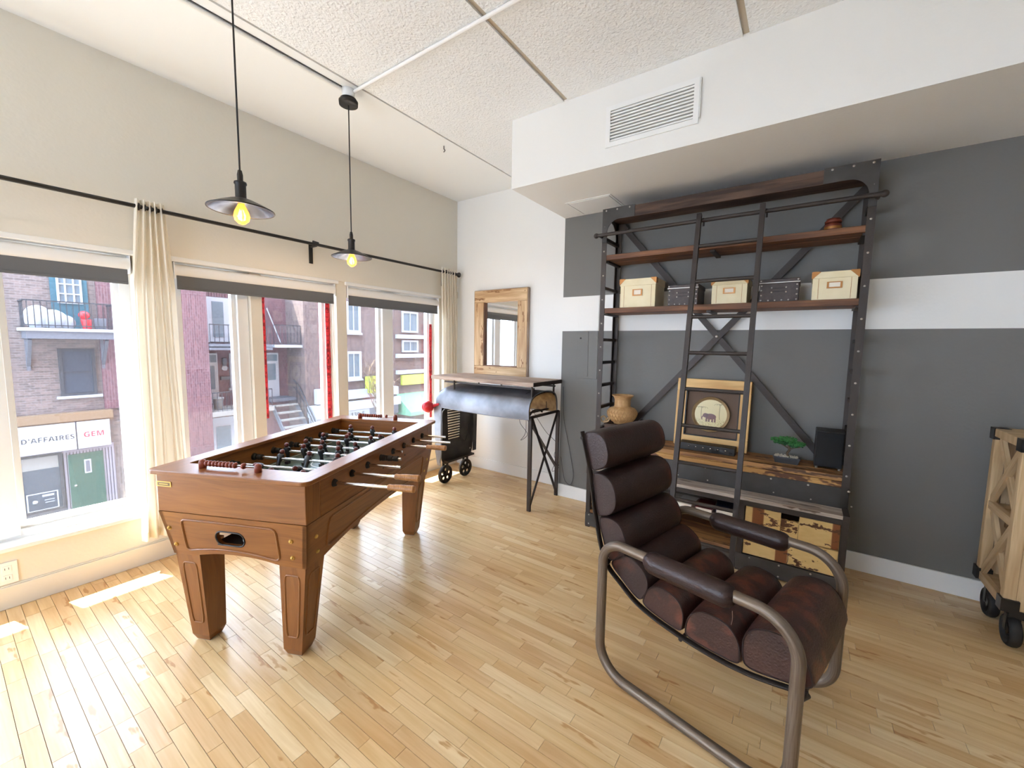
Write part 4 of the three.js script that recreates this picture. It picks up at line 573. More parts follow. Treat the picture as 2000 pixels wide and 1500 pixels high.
  for (const [x, y] of [[-0.124, 0.505], [0.628, 0.375]]) for (const [za, zb2] of [[0, -0.06], [zf, zf + 0.06]]) part('mount', cyl(V(x, y, za), V(x + (x < 0 ? -0.008 : 0.02), y, zb2), 0.009, 0.009, 10), M.iron, C);
}
// ---------------------------------------------------------------- console table made from a car hood
{
  const T = thing('console_table', 'console table made of a steel car hood with a grille end on wheels', 'console table');
  for (let i = 0; i < 4; i++) part('top_board', rbox(-3.18, -1.915, 1.13, 1.168, -3.565 + i * 0.1305, -3.437 + i * 0.1305, 0.004, 0), M.consoleTop, T);
  part('top_edge', box(-1.915, -1.911, 1.131, 1.167, -3.563, -3.047), M.iron, T); part('top_frame', [bar(V(-3.05, 1.105, -3.12), V(-1.95, 1.105, -3.12), 0.016, 0.016), bar(V(-3.05, 1.105, -3.5), V(-1.95, 1.105, -3.5), 0.016, 0.016)], M.iron, T);
  for (const x of [-2.9, -1.96]) for (const z of [-3.1, -3.49]) part('standoff', cyl(V(x, 1.02, z), V(x, 1.13, z), 0.009, 0.009, 10), M.iron, T);
  part('standoff', cyl(V(-2.45, 1.05, -3.3), V(-2.45, 1.13, -3.3), 0.009), M.iron, T);
  // curved hood: cross-section from front lip over the top to the back lip, left end bending down
  const sec = [[-3.035, 0.845], [-3.032, 0.9], [-3.04, 0.96], [-3.065, 1.005], [-3.11, 1.04], [-3.18, 1.06], [-3.3, 1.072], [-3.42, 1.062], [-3.49, 1.035], [-3.525, 0.99], [-3.54, 0.92], [-3.54, 0.85]];
  const cv = new THREE.CatmullRomCurve3(sec.map(([z, y]) => V(0, y, z)), false, 'centripetal').getPoints(40), hr = [];
  const cols = []; for (let i = 0; i <= 40; i++) cols.push(-3.12 + i / 40 * 1.175);
  cols.forEach((x) => { const k = Math.max(0, (-3.0 - x) / 0.12), dn = 0.05 * k * k; hr.push(cv.map((p) => V(x, p.y - dn * Math.max(0, (p.y - 0.85) / 0.2) - 0.012 * Math.sin((x + 3.1) * 2.2) * (p.z > -3.1 && p.y < 0.9 ? 1 : 0), p.z + (p.z > -3.1 ? 0.012 * Math.sin((x + 3) * 2.7) - 0.02 * k : 0)))); });
  part('hood', merge([loft(hr, false, false), loft(hr.map((q) => q.map((p) => V(p.x, 1 + (p.y - 1) * 0.985 - 0.003, -3.29 + (p.z + 3.29) * 0.985))), false, false)]), M.steel, T, 'curved bare steel car hood');
  part('hood_edge', [tube(hr[40], 0.005, 60, 6), tube(hr.map((q) => q[0]), 0.0045, 60, 6), tube(hr.map((q) => q[40]), 0.0045, 60, 6)], M.steel, T);
  part('hood_rib', [tube(hr[37].map((p) => V(p.x - 0.02, 1 + (p.y - 1) * 0.96 - 0.004, -3.29 + (p.z + 3.29) * 0.95)), 0.009, 60, 6), bar(V(-2.03, 0.875, -3.06), V(-2.03, 0.875, -3.5), 0.03, 0.012), tube([V(-1.97, 0.87, -3.09), V(-1.97, 0.9, -3.13), V(-1.97, 0.9, -3.25), V(-1.97, 0.875, -3.3)], 0.008, 20, 6)], M.steelDark, T);
  part('lining', loft(hr.slice(20).map((q) => q.map((p) => V(p.x, 1 + (p.y - 1) * 0.9 - 0.01, -3.29 + (p.z + 3.29) * 0.92))), false, false), M.brassRaw, T, 'bare yellowish underside of the hood');
  // right-hand trestle
  const lx = -1.925;
  part('leg', box(lx - 0.035, lx, 0, 0.85, -3.065, -3.045), M.iron, T); part('leg', box(lx - 0.035, lx, 0, 0.86, -3.585 + 0.018, -3.548), M.iron, T);
  part('trestle_brace', bar(V(lx - 0.01, 0.85, -3.07), V(lx - 0.01, 0.03, -3.55), 0.03, 0.006, V(1, 0, 0)), M.iron, T); part('trestle_brace', bar(V(lx - 0.02, 0.03, -3.07), V(lx - 0.02, 0.85, -3.55), 0.03, 0.006, V(1, 0, 0)), M.iron, T); part('trestle_bar', bar(V(lx - 0.02, 0.855, -3.06), V(lx - 0.02, 0.855, -3.56), 0.025, 0.02), M.iron, T);
  part('long_brace', bar(V(-2.35, 0.85, -3.52), V(lx - 0.02, 0.3, -3.545), 0.012, 0.025), M.iron, T);
  // grille end on two spoked wheels
  const gx = -3.07;
  const sh = new THREE.Shape(); sh.moveTo(-3.05, 0.86); sh.lineTo(-3.6, 0.86); sh.lineTo(-3.62, 0.7); sh.lineTo(-3.585, 0.33); sh.quadraticCurveTo(-3.575, 0.235, -3.53, 0.235); sh.lineTo(-3.15, 0.225); sh.quadraticCurveTo(-3.1, 0.225, -3.09, 0.27); sh.lineTo(-3.04, 0.7); sh.closePath();
  const ho = new THREE.Path(); ho.moveTo(-3.175, 0.79); ho.lineTo(-3.38, 0.79); ho.lineTo(-3.37, 0.47); ho.lineTo(-3.19, 0.47); ho.closePath(); sh.holes.push(ho);
  const pg = extr(sh, 0.006); pg.rotateY(-Math.PI / 2); pg.translate(gx, 0, 0); part('grille_panel', pg, M.steelDark, T, 'dark grille panel with an arched edge');
  for (let i = 0; i < 11; i++) { const y = 0.482 + i * 0.0285; part('grille_slat', box(gx - 0.012, gx + 0.006, y, y + 0.0135, -3.375, -3.185), M.steelDark, T); }
  part('panel_flange', [bar(V(gx + 0.03, 0.245, -3.12), V(gx + 0.03, 0.25, -3.55), 0.06, 0.02), bar(V(gx + 0.03, 0.28, -3.585), V(gx + 0.03, 0.82, -3.6), 0.06, 0.006, V(1, 0, 0))], M.steelDark, T); part('panel_bolt', rivet(gx + 0.004, 0.31, -3.54, 0.01, 'x'), M.rivet, T);
  const fl = new THREE.Shape(); fl.moveTo(-3.135, 0.87); fl.lineTo(-3.02, 0.87); fl.lineTo(-3.018, 0.5); fl.lineTo(-3.045, 0.22); fl.lineTo(-3.085, 0.22); fl.lineTo(-3.115, 0.36); fl.lineTo(-3.125, 0.6); fl.closePath();
  const fg = extr(fl, 0.004, 0.001); fg.translate(0, 0, -3.045); part('fender', fg, M.steel, T, 'bare steel fender flange'); part('fender_edge', [tube([V(-3.018, 0.82, -3.035), V(-3.02, 0.6, -3.03), V(-3.025, 0.4, -3.035), V(-3.05, 0.25, -3.04)], 0.006, 30, 6), tube([V(-2.97, 0.83, -3.032), V(-3.0, 0.8, -3.032), V(-3.008, 0.6, -3.034), V(-3.03, 0.3, -3.04)], 0.005, 30, 6)], M.steel, T);
  part('cable', tube([V(-3.06, 0.5, -3.36), V(-3.03, 0.42, -3.4), V(-3.035, 0.5, -3.46), V(-3.05, 0.6, -3.5)], 0.005, 30, 6), M.rubber, T);
  for (const [z, y] of [[-3.145, 0.1], [-3.465, 0.1]]) {
    const wg = new THREE.Group(); wg.name = 'wheel'; wg.position.set(gx, y, z); T.add(wg);
    part('tyre', new THREE.TorusGeometry(0.086, 0.0135, 10, 40).scale(1, 1, 1.5).rotateY(Math.PI / 2), M.steelDark, wg);
    const circ = (cx, cy, rr, n) => Array.from({ length: n }, (_, i) => new THREE.Vector2(cx + rr * Math.cos(i / n * 6.28319), cy + rr * Math.sin(i / n * 6.28319))); const sw = new THREE.Shape(circ(0, 0, 0.084, 40)); for (let i = 0; i < 5; i++) { const a = i * 1.2566 + 0.3; sw.holes.push(new THREE.Path(circ(0.05 * Math.cos(a), 0.05 * Math.sin(a), 0.017, 14))); } const wd = extr(sw, 0.012, 0, 20); wd.translate(0, 0, -0.006); wd.rotateY(Math.PI / 2); part('wheel_disc', wd, M.steelDark, wg); part('hub', cyl(V(-0.022, 0, 0), V(0.022, 0, 0), 0.018), M.steelDark, wg);
    part('fork', [box(-0.03, -0.025, 0, 0.15, -0.016, 0.016), box(0.025, 0.03, 0, 0.15, -0.016, 0.016), cyl(V(0, 0.115, 0), V(0, 0.15, 0), 0.016)], M.steelDark, T).position.set(gx, y, z);
  }
  const lp = new THREE.Group(); lp.name = 'lamp_bulb'; T.add(lp); lp.position.set(-3.165, 0.84, -2.985);
  part('globe', sph(0, 0, 0, 0.062, 28, 20), M.red, lp, 'glossy red globe'); part('neck', [cyl(V(0.045, 0.012, -0.03), V(0.1, 0.03, -0.06), 0.018, 0.012)], M.red, lp);
  for (const [n, pts] of [['thin dark cable hanging under the console hood', [[-2.28, 0.85, -3.4], [-2.3, 0.72, -3.42], [-2.22, 0.6, -3.44], [-2.3, 0.53, -3.44], [-2.26, 0.6, -3.46], [-2.28, 0.85, -3.5]]], ['thin grey cable looping behind the console trestle', [[-2.25, 0.85, -3.55], [-2.1, 0.62, -3.6], [-1.99, 0.5, -3.64], [-2.04, 0.36, -3.68], [-1.97, 0.26, -3.66], [-2.05, 0.2, -3.66], [-2.03, 0.28, -3.7], [-1.97, 0.3, -3.72]]], ['thin dark cable hanging in front of the grey wall edge', [[-1.89, 1.1, -3.555], [-1.88, 0.8, -3.562], [-1.8, 0.45, -3.566], [-1.76, 0.22, -3.566], [-1.79, 0.14, -3.56], [-1.84, 0.16, -3.56], [-1.9, 0.4, -3.562]]]]) solo('cable', tube(pts.map((p) => V(...p)), 0.0024, 80, 6), M.slate, n, 'cable', 'cables by the console');
}
{ // mirror on the white wall
  const t = thing('wall_mirror', 'tall mirror in a pale rustic wooden frame', 'mirror', [-2.83, 1.17, ZB + 0.004]); const w = 0.37, h = 0.94, f = 0.135, d = 0.045;
  part('frame_rail', rbox(-w, w, h - f, h, 0, d, 0.006, 0), M.mirrorWood, t); part('frame_rail', rbox(-w, w, -0.04, f - 0.06, 0, d, 0.006, 0), M.mirrorWood, t); part('frame_stile', rbox(-w, -w + f, f - 0.06, h - f, 0, d, 0.006, 1), M.mirrorWood, t); part('frame_stile', rbox(w - f + 0.008, w, f - 0.06, h - f, 0, d, 0.006, 1), M.mirrorWood, t);
  part('outer_edge', [box(w, w + 0.006, -0.04, h, 0, d - 0.006), box(-w - 0.006, -w, -0.04, h, 0, d - 0.006), box(-w, w, h, h + 0.006, 0, d - 0.006)], M.consoleTop, t); part('inner_edge', [box(-w + f, -w + f + 0.012, f - 0.06, h - f, 0.006, d - 0.006), box(-w + f + 0.012, w - f, f - 0.06, f - 0.048, 0.006, d - 0.006)], M.shelfWood, t);
  part('mirror_glass', box(-w + f - 0.01, w - f + 0.016, f - 0.065, h - f + 0.01, 0.004, 0.01), M.mirror, t);
}
{ // cart at the right edge: wooden crate cabinet on wheels
  const t = thing('crate_cart', 'pale wooden cart with crossed slats on black wheels at the grey wall', 'cart', [0.9, 0, 0]); const z0 = -3.46, z1 = -3.06, ya = 0.2, yb = 1.075, W = 0.75;
  part('top', rbox(0.0, W, yb - 0.045, yb, z0 - 0.01, z1 + 0.01, 0.004, 0), M.crateWood, t); part('bottom', rbox(0.02, W - 0.02, ya, ya + 0.04, z0 + 0.02, z1 - 0.02, 0.004, 0), M.crateWood, t);
  for (const x of [0.005, W - 0.05]) for (const z of [z0, z1 - 0.045]) part('post', rbox(x, x + 0.045, ya, yb - 0.045, z, z + 0.045, 0.004, 1), M.crateWood, t);
  part('mid_rail', rbox(0.008, 0.035, 0.62, 0.665, z0 + 0.045, z1 - 0.045, 0.003, 2), M.crateWood, t); part('low_rail', rbox(0.008, 0.035, ya, ya + 0.045, z0 + 0.045, z1 - 0.045, 0.003, 2), M.crateWood, t);
  for (const [a, b] of [[0.665, yb - 0.045], [ya + 0.045, 0.62]]) { part('cross_slat', bar(V(0.022, a, z0 + 0.045), V(0.022, b, z1 - 0.045), 0.018, 0.04, V(0, 0.5, 0.5)), M.crateWood, t); part('cross_slat', bar(V(0.03, b, z0 + 0.045), V(0.03, a, z1 - 0.045), 0.018, 0.04, V(0, 0.5, -0.5)), M.crateWood, t); }
  for (let i = 0; i < 4; i++) part('front_board', rbox(0.05 + i * 0.163, 0.21 + i * 0.163, ya + 0.01, yb - 0.05, z1 - 0.025, z1 - 0.003, 0.003, 1), M.crateWood, t); part('inner_board', box(0.06, W - 0.06, ya + 0.03, yb - 0.05, z0 + 0.01, z0 + 0.02), M.mirrorWood, t); part('shelf', box(0.04, W - 0.04, 0.63, 0.65, z0 + 0.02, z1 - 0.03), M.crateWood, t);
  for (const y of [ya - 0.002, yb - 0.062]) for (const z of [z0 - 0.012, z1 - 0.05]) part('corner_bracket', box(-0.004, 0.06, y, y + 0.064, z, z + 0.062), M.blackSatin, t, 'black metal corner');
  part('axle_frame', box(0.04, W - 0.04, 0.155, 0.2, z0 + 0.03, z1 - 0.03), M.blackSatin, t);
  for (const x of [0.06, W - 0.06]) for (const z of [z0 + 0.06, z1 - 0.05]) { const wg = new THREE.Group(); wg.name = 'wheel'; wg.position.set(x, 0.082, z); t.add(wg); part('tyre', new THREE.TorusGeometry(0.066, 0.0155, 10, 32).scale(1, 1, 1.5).rotateY(Math.PI / 2), M.rubber, wg); part('hub', [cyl(V(-0.014, 0, 0), V(0.014, 0, 0), 0.022), ...[0, 1, 2, 3, 4].map((i) => bar(V(0, 0, 0), V(0, 0.06 * Math.cos(i * 1.257), 0.06 * Math.sin(i * 1.257)), 0.014, 0.012, V(1, 0, 0)))], M.blackSatin, wg); part('fork', [box(-0.026, -0.02, 0, 0.09, -0.015, 0.015), box(0.02, 0.026, 0, 0.09, -0.015, 0.015)], M.blackSatin, wg); }
}
// ---------------------------------------------------------------- houses across the street (far side: x = -19)
{
  const FX = -19, FB = -20.6;
  const brick = (a, b, m, seed, bw = 0.21, bh = 0.072) => tex(512, 512, bw * 8, bh * 24, (u, v) => { const row = Math.floor(v * 24), fy = v * 24 - row, uu = u * 8 + (row % 2) * 0.5, col = Math.floor(uu), fx = uu - col; if (fy < 0.13 || fx < 0.05) return m; const k = hash(col % 8, row, seed); return mix(mix(a, b, k), [0, 0, 0], 0.12 * fbm(u, v, 24, 24, seed, 2)); });
  M.brickTan = std({ map: brick([118, 102, 97], [92, 80, 77], [128, 121, 118], 201), roughness: 0.9 });
  M.brickRed = std({ map: brick([112, 74, 78], [90, 57, 63], [128, 110, 112], 203), roughness: 0.9 });
  M.brickBrown = std({ map: brick([110, 92, 87], [86, 69, 67], [122, 113, 110], 207), roughness: 0.9 });
  M.teal = std({ color: rgb(40, 84, 98), roughness: 0.5 }); M.greenDoor = std({ color: rgb(26, 70, 56), roughness: 0.5 }); M.darkGlass = std({ color: rgb(50, 60, 72), roughness: 0.12 }); M.paleGlass = std({ color: rgb(96, 112, 122), roughness: 0.12 });
  M.fascia = std({ color: rgb(88, 90, 98), roughness: 0.7 }); M.signWhite = std({ color: rgb(168, 171, 178), roughness: 0.5 }); M.railIron = std({ color: rgb(44, 44, 50), roughness: 0.6 }); M.cornice = std({ color: rgb(120, 98, 74), roughness: 0.8 }); M.siding = std({ color: rgb(128, 122, 130), roughness: 0.8 }); M.whiteTrim = std({ color: rgb(158, 163, 170), roughness: 0.6 }); M.limeSign = std({ color: rgb(170, 180, 70), roughness: 0.5 }); M.greenAwning = std({ color: rgb(108, 160, 130), roughness: 0.7 });
  const text = (str, color, bg, w, h, size) => { const c = document.createElement('canvas'); c.width = w; c.height = h; const x = c.getContext('2d'); x.fillStyle = bg; x.fillRect(0, 0, w, h); x.fillStyle = color; x.font = 'bold ' + size + 'px sans-serif'; x.textAlign = 'center'; x.textBaseline = 'middle'; x.fillText(str, w / 2, h / 2); const t = new THREE.CanvasTexture(c); t.colorSpace = THREE.SRGBColorSpace; return std({ map: t, roughness: 0.5 }); };
  const faceX = (x, z0, z1, y0, y1) => { const g = new THREE.PlaneGeometry(Math.abs(z1 - z0), y1 - y0); g.rotateY(Math.PI / 2); g.translate(x, (y0 + y1) / 2, (z0 + z1) / 2); return g; };   // printed face looking towards the room
  function sash(parent, x, z0, z1, y0, y1, frame, glass, fr = 0.07, nv = 0, nh = 0) {    // window with its frame, bars and pane
    const a = Math.min(z0, z1), b = Math.max(z0, z1), w = part('window', [box(x - 0.05, x + 0.05, y0, y0 + fr, a, b), box(x - 0.05, x + 0.05, y1 - fr, y1, a, b), box(x - 0.05, x + 0.05, y0 + fr, y1 - fr, a, a + fr), box(x - 0.05, x + 0.05, y0 + fr, y1 - fr, b - fr, b), ...Array.from({ length: nv }, (_, i) => { const z = a + (b - a) * (i + 1) / (nv + 1); return box(x - 0.03, x + 0.04, y0, y1, z - 0.02, z + 0.02); }), ...Array.from({ length: nh }, (_, i) => { const y = y0 + (y1 - y0) * (i + 1) / (nh + 1); return box(x - 0.032, x + 0.034, y - 0.018, y + 0.018, a + 0.01, b - 0.01); })], frame, parent); part('pane', box(x - 0.03, x, y0 + 0.02, y1 - 0.02, a + 0.02, b - 0.02), glass, w); return w;
  }
  function railing(parent, x, z0, z1, y0, y1, step) { const a = Math.min(z0, z1), b = Math.max(z0, z1), l = [bar(V(x, y1, a), V(x, y1, b), 0.04, 0.04), bar(V(x, y0 + 0.08, a), V(x, y0 + 0.08, b), 0.03, 0.03)]; for (let z = a; z <= b + 0.001; z += step) l.push(box(x - 0.01, x + 0.01, y0, y1, z - 0.01, z + 0.01)); return part('railing', l, M.railIron, parent); }
  // shop building
  const A = thing('shop_building', 'tan brick building with a white shop sign and an iron balcony', 'building');
  part('wall', [box(FX - 4, FX, -2.1, 4.7, 6, -4.6), box(FX - 4, FX, -4.3, -2.1, -3.5, -4.6), box(FX - 4, FX, -4.3, -2.1, -1.25, 6)], M.brickTan, A); part('brick_pilaster', box(FX, FX + 0.06, -0.85, 4.7, -3.35, -3.95), M.brickRed, A);
  part('balcony_door', [box(FX, FX + 0.05, 1.73, 3.9, -2.35, -3.16)], M.teal, A, 'teal balcony door'); sash(A, FX + 0.06, -2.48, -3.03, 2.56, 3.75, M.whiteTrim, M.paleGlass, 0.05, 2, 3);
  part('balcony_slab', box(FX, FX + 1.0, 1.68, 1.77, -1.62, -3.68), M.whiteTrim, A); part('balcony_fascia', box(FX, FX + 0.95, 1.46, 1.68, -1.7, -3.58), M.fascia, A); railing(A, FX + 0.95, -1.7, -3.58, 1.77, 2.55, 0.13); for (const z of [-1.7, -3.58]) part('railing', [bar(V(FX, 2.55, z), V(FX + 0.95, 2.55, z), 0.04, 0.04), ...[0.1, 0.3, 0.5, 0.7].map((d) => box(FX + d - 0.01, FX + d + 0.01, 1.77, 2.55, z - 0.01, z + 0.01))], M.railIron, A);
  for (const z of [-1.78, -3.4]) part('bracket', [bar(V(FX + 0.02, 0.5, z), V(FX + 0.02, 1.46, z), 0.1, 0.08), bar(V(FX, 0.6, z), V(FX + 0.75, 1.44, z), 0.08, 0.07)], M.fascia, A);
  sash(A, FX + 0.02, -2.39, -3.21, -0.34, 1.15, M.railIron, M.darkGlass, 0.08, 0, 1); part('window_sill', box(FX, FX + 0.12, -0.42, -0.34, -2.3, -3.32), M.whiteTrim, A);
  part('cornice', [box(FX, FX + 0.28, -1.12, -0.86, 4, -3.5), box(FX, FX + 0.2, -1.2, -1.12, 4, -3.5)], M.cornice, A);
  part('shop_front', [box(FX - 0.02, FX + 0.04, -2.15, -2.0, 4, -3.5), ...Array.from({ length: 16 }, (_, i) => box(FX - 0.02, FX + 0.03, -4.3, -2.1, -2.32 - i * 0.075, -2.375 - i * 0.075))], M.siding, A, 'grey corrugated shop front'); part('shop_backing', box(FX - 0.3, FX - 0.02, -4.3, -2.0, -1.25, -3.5), M.fascia, A);
  sash(A, FX + 0.03, -1.28, -2.28, -3.9, -2.1, M.railIron, M.darkGlass, 0.07); part('window_blind', box(FX + 0.031, FX + 0.036, -2.55, -2.17, -1.36, -2.2), M.pavement, A);
  part('poster', box(FX + 0.035, FX + 0.045, -3.82, -3.3, -1.5, -2.12), M.darkGlass, A, 'dark poster in the shop window'); part('poster_frame', [box(FX + 0.04, FX + 0.05, -3.84, -3.81, -1.48, -2.14), box(FX + 0.04, FX + 0.05, -3.31, -3.28, -1.48, -2.14), box(FX + 0.04, FX + 0.05, -3.81, -3.31, -1.48, -1.51), box(FX + 0.04, FX + 0.05, -3.81, -3.31, -2.11, -2.14)], M.whiteTrim, A); part('poster_print', [box(FX + 0.045, FX + 0.05, -3.42, -3.36, -1.8, -2.05), box(FX + 0.045, FX + 0.05, -3.54, -3.52, -1.85, -2.05), box(FX + 0.045, FX + 0.05, -3.62, -3.6, -1.85, -2.05), sph(FX + 0.03, -3.55, -1.65, 0.06)], M.whiteTrim, A);
  const d = part('shop_door', box(FX, FX + 0.06, -4.28, -2.23, -2.41, -3.22), M.greenDoor, A, 'green door with a small window'); part('door_light', [box(FX + 0.06, FX + 0.08, -2.9, -2.45, -2.76, -2.92)], M.whiteTrim, d); part('door_pane', box(FX + 0.08, FX + 0.085, -2.86, -2.49, -2.79, -2.89), M.fascia, d); part('door_knob', sph(FX + 0.09, -3.25, -2.53, 0.035), M.rivet, d);
  const sg = thing('shop_sign', 'white shop sign reading RE D\'AFFAIRES and GEM', 'sign', [FX + 0.06, 0, 0]); part('sign_box', box(0, 0.2, -2.03, -1.17, -0.9, -2.6), M.signWhite, sg); part('sign_box', box(0, 0.2, -2.03, -1.17, -2.635, -3.4), M.signWhite, sg); part('divider', box(0, 0.19, -2.05, -1.15, -2.6, -2.635), M.railIron, sg);
  part('lettering', faceX(0.204, -1.14, -2.585, -1.86, -1.36), text("RE D'AFFAIRES", '#2a2e36', '#a8abb2', 1024, 354, 146), sg); part('lettering', faceX(0.204, -2.75, -3.28, -1.8, -1.4), text('GEM', '#c02436', '#a8abb2', 512, 384, 220), sg, 'red letters GEM');
  // things on the balcony
  const bags = thing('covered_furniture', 'white covered bundles on the iron balcony', 'bundle', [FX + 0.5, 1.77, 0]); for (const [z, r, h] of [[-2.0, 0.3, 0.5], [-2.3, 0.32, 0.42], [-2.58, 0.2, 0.3]]) part('cover', new THREE.SphereGeometry(r, 16, 10).scale(0.8, h / r * 0.72, 1).translate(0, h * 0.62, z), M.whiteTrim, bags);
  solo('flower_pot', [lathe([[0.0, 0], [0.1, 0], [0.14, 0.3], [0.0, 0.3]], 16, FX + 0.6, 1.77, -3.0), sph(FX + 0.6, 2.2, -2.95, 0.13)], M.red, 'red potted flowers on the iron balcony', 'flower pot'); solo('flower_pot', [lathe([[0.0, 0], [0.13, 0], [0.16, 0.35], [0.0, 0.35]], 16, FX + 0.6, 1.77, -3.3)], M.fascia, 'grey pot at the right end of the iron balcony', 'flower pot');
  // recessed red brick house
  const B = thing('brick_house', 'red brick house set back with white doors and stairs', 'building');
  part('wall', [box(FX - 4, FX, -4.3, 4.7, -4.61, -6.42), box(FB - 2.4, FB, -4.3, 4.7, -6.42, -10.2)], M.brickRed, B);
  const dd = part('double_door', [box(FB, FB + 0.06, 1.4, 3.3, -6.87, -8.55)], M.whiteTrim, B, 'white double balcony door'); for (const z of [-7.12, -7.98]) part('pane', box(FB + 0.06, FB + 0.075, 1.62, 3.12, z, z - 0.42), M.paleGlass, dd); part('soldier_course', Array.from({ length: 18 }, (_, i) => box(FB, FB + 0.03, 3.32, 3.55, -6.85 - i * 0.1, -6.92 - i * 0.1)), M.brickRed, B);
  part('balcony_slab', [box(FB, FX + 0.1, 1.24, 1.34, -6.42, -8.75), box(FB, FX + 0.1, 1.1, 1.2, -6.42, -8.75)], M.fascia, B); railing(B, FX + 0.05, -6.45, -8.7, 1.34, 2.1, 0.16);
  const fd = part('front_door', box(FB, FB + 0.06, -1.2, 0.93, -6.75, -7.23), M.whiteTrim, B, 'white front door'); part('pane', [box(FB + 0.06, FB + 0.075, -0.6, 0.4, -6.85, -7.1), box(FB + 0.06, FB + 0.075, 0.55, 0.86, -6.8, -7.18)], M.paleGlass, fd);
  part('wall_lamp', [box(FB, FB + 0.15, 0.45, 0.72, -7.42, -7.54), cyl(V(FB + 0.1, 0.38, -7.48), V(FB + 0.1, 0.6, -7.48), 0.07, 0.05)], M.fascia, B); part('number_plaque', cyl(V(FB, 0.28, -7.5), V(FB + 0.03, 0.28, -7.5), 0.11, 0.11, 24), M.whiteTrim, B, 'white oval house number plaque'); part('mailbox', box(FB, FB + 0.12, -0.22, -0.08, -7.32, -7.65), M.fascia, B);
  sash(B, FB + 0.03, -7.68, -8.6, -0.6, 0.92, M.whiteTrim, M.paleGlass, 0.08, 1, 0); part('window_sill', box(FB, FB + 0.12, -0.7, -0.6, -7.62, -8.7), M.whiteTrim, B);
  part('porch_slab', box(FB, FX + 0.05, -1.56, -1.36, -6.42, -8.75), M.pavement, B); railing(B, FX, -6.45, -8.7, -1.36, -0.6, 0.16); const ld = part('lower_door', [box(FB, FB + 0.06, -4.2, -1.85, -6.9, -7.75)], M.whiteTrim, B, 'white door under the porch'); part('pane', box(FB + 0.06, FB + 0.075, -3.6, -2.25, -7.05, -7.6), M.paleGlass, ld); part('name_plaque', cyl(V(FB, -2.47, -7.9), V(FB + 0.03, -2.47, -7.9), 0.1, 0.1, 20), M.pavement, B); sash(B, FB + 0.03, -8.06, -8.8, -3.2, -1.8, M.whiteTrim, M.paleGlass, 0.06, 1, 2);
  solo('refuse_bin', [lathe([[0.0, 0], [0.15, 0], [0.17, 0.42], [0.2, 0.44], [0.2, 0.5], [0.0, 0.54]], 20, FX - 0.6, -1.36, -6.85)], M.pavement, 'pale refuse bin on the porch of the red brick house', 'bin');
  const d2 = part('front_door', box(FB, FB + 0.06, -1.15, 0.93, -9.05, -9.75), M.whiteTrim, B, 'white door above the stairs'); part('pane', [box(FB + 0.06, FB + 0.075, -0.35, 0.42, -9.2, -9.6), box(FB + 0.06, FB + 0.075, 0.55, 0.85, -9.12, -9.68)], M.paleGlass, d2);
  part('balcony_slab', box(FB, FX - 0.15, 1.2, 1.32, -8.95, -10.2), M.whiteTrim, B); railing(B, FX - 0.2, -8.95, -10.15, 1.32, 2.2, 0.15); part('leaning_board', bar(V(FB + 0.4, 1.35, -9.75), V(FB + 0.1, 3.0, -9.3), 0.14, 0.03), M.whiteTrim, B);
  part('landing', box(FB, FB + 0.9, -1.3, -1.16, -8.95, -10.1), M.fascia, B); for (let i = 0; i < 9; i++) { const st = part('stair_tread', box(FB + 0.9 + i * 0.27, FB + 1.18 + i * 0.27, -1.5 - i * 0.3, -1.44 - i * 0.3, -9.05, -10.05 - 0.02 * i), M.pavement, B); } part('stair_string', [bar(V(FB + 0.9, -1.5, -10.1), V(FB + 3.3, -4.2, -10.2), 0.05, 0.22), bar(V(FB + 0.9, -1.5, -9.02), V(FB + 3.3, -4.2, -9.02), 0.05, 0.22)], M.fascia, B);
  part('stair_rail', [tube([V(FB + 0.7, -0.35, -10.1), V(FB + 1.1, -0.6, -10.12), V(FB + 2.2, -1.9, -10.16), V(FB + 3.2, -3.2, -10.2)], 0.03, 30, 6), tube([V(FB + 0.7, -0.7, -10.1), V(FB + 1.1, -0.95, -10.12), V(FB + 2.2, -2.2, -10.16), V(FB + 3.2, -3.5, -10.2)], 0.02, 30, 6), ...[0, 1, 2, 3, 4, 5, 6, 7].map((i) => cyl(V(FB + 0.9 + i * 0.3, -1.45 - i * 0.34, -10.13), V(FB + 0.9 + i * 0.3, -0.5 - i * 0.36, -10.13), 0.015, 0.015, 6))], M.railIron, B);
  // brown brick house on the right, with a sunlit flank
  const Ch = thing('brown_house', 'brown brick house with white windows and a street number band', 'building');
  part('wall', [box(FX - 6, FX, -1.45, 4.7, -10.2, -15.4), box(FX - 6, FX - 0.02, -4.3, -1.45, -10.2, -15.4)], M.brickBrown, Ch);
  for (const [a, b, c, e] of [[-12.35, -13.19, 1.97, 3.53], [-14.3, -15.1, 1.97, 3.53], [-12.3, -13.19, -0.41, 1.02]]) { sash(Ch, FX + 0.03, a, b, c, e, M.whiteTrim, M.paleGlass, 0.13, 1, 0); part('window_sill', box(FX, FX + 0.12, c - 0.1, c, a + 0.06, b - 0.06), M.whiteTrim, Ch); }
  part('cornice_band', [box(FX, FX + 0.3, -1.4, -0.96, -11.6, -15.4), box(FX, FX + 0.5, -1.95, -1.52, -11.6, -15.4)], M.whiteTrim, Ch, 'two white cornice bands'); part('shop_front', box(FX - 0.02, FX + 0.06, -4.3, -1.95, -11.6, -15.4), M.fascia, Ch);
  part('number_band', faceX(FX + 0.52, -11.9, -13.3, -2.42, -1.97), text('139-5', '#3a3e42', '#8a9094', 512, 165, 120), Ch, 'street number band'); part('number_backing', box(FX + 0.3, FX + 0.515, -2.44, -1.955, -11.7, -15.2), M.fascia, Ch);
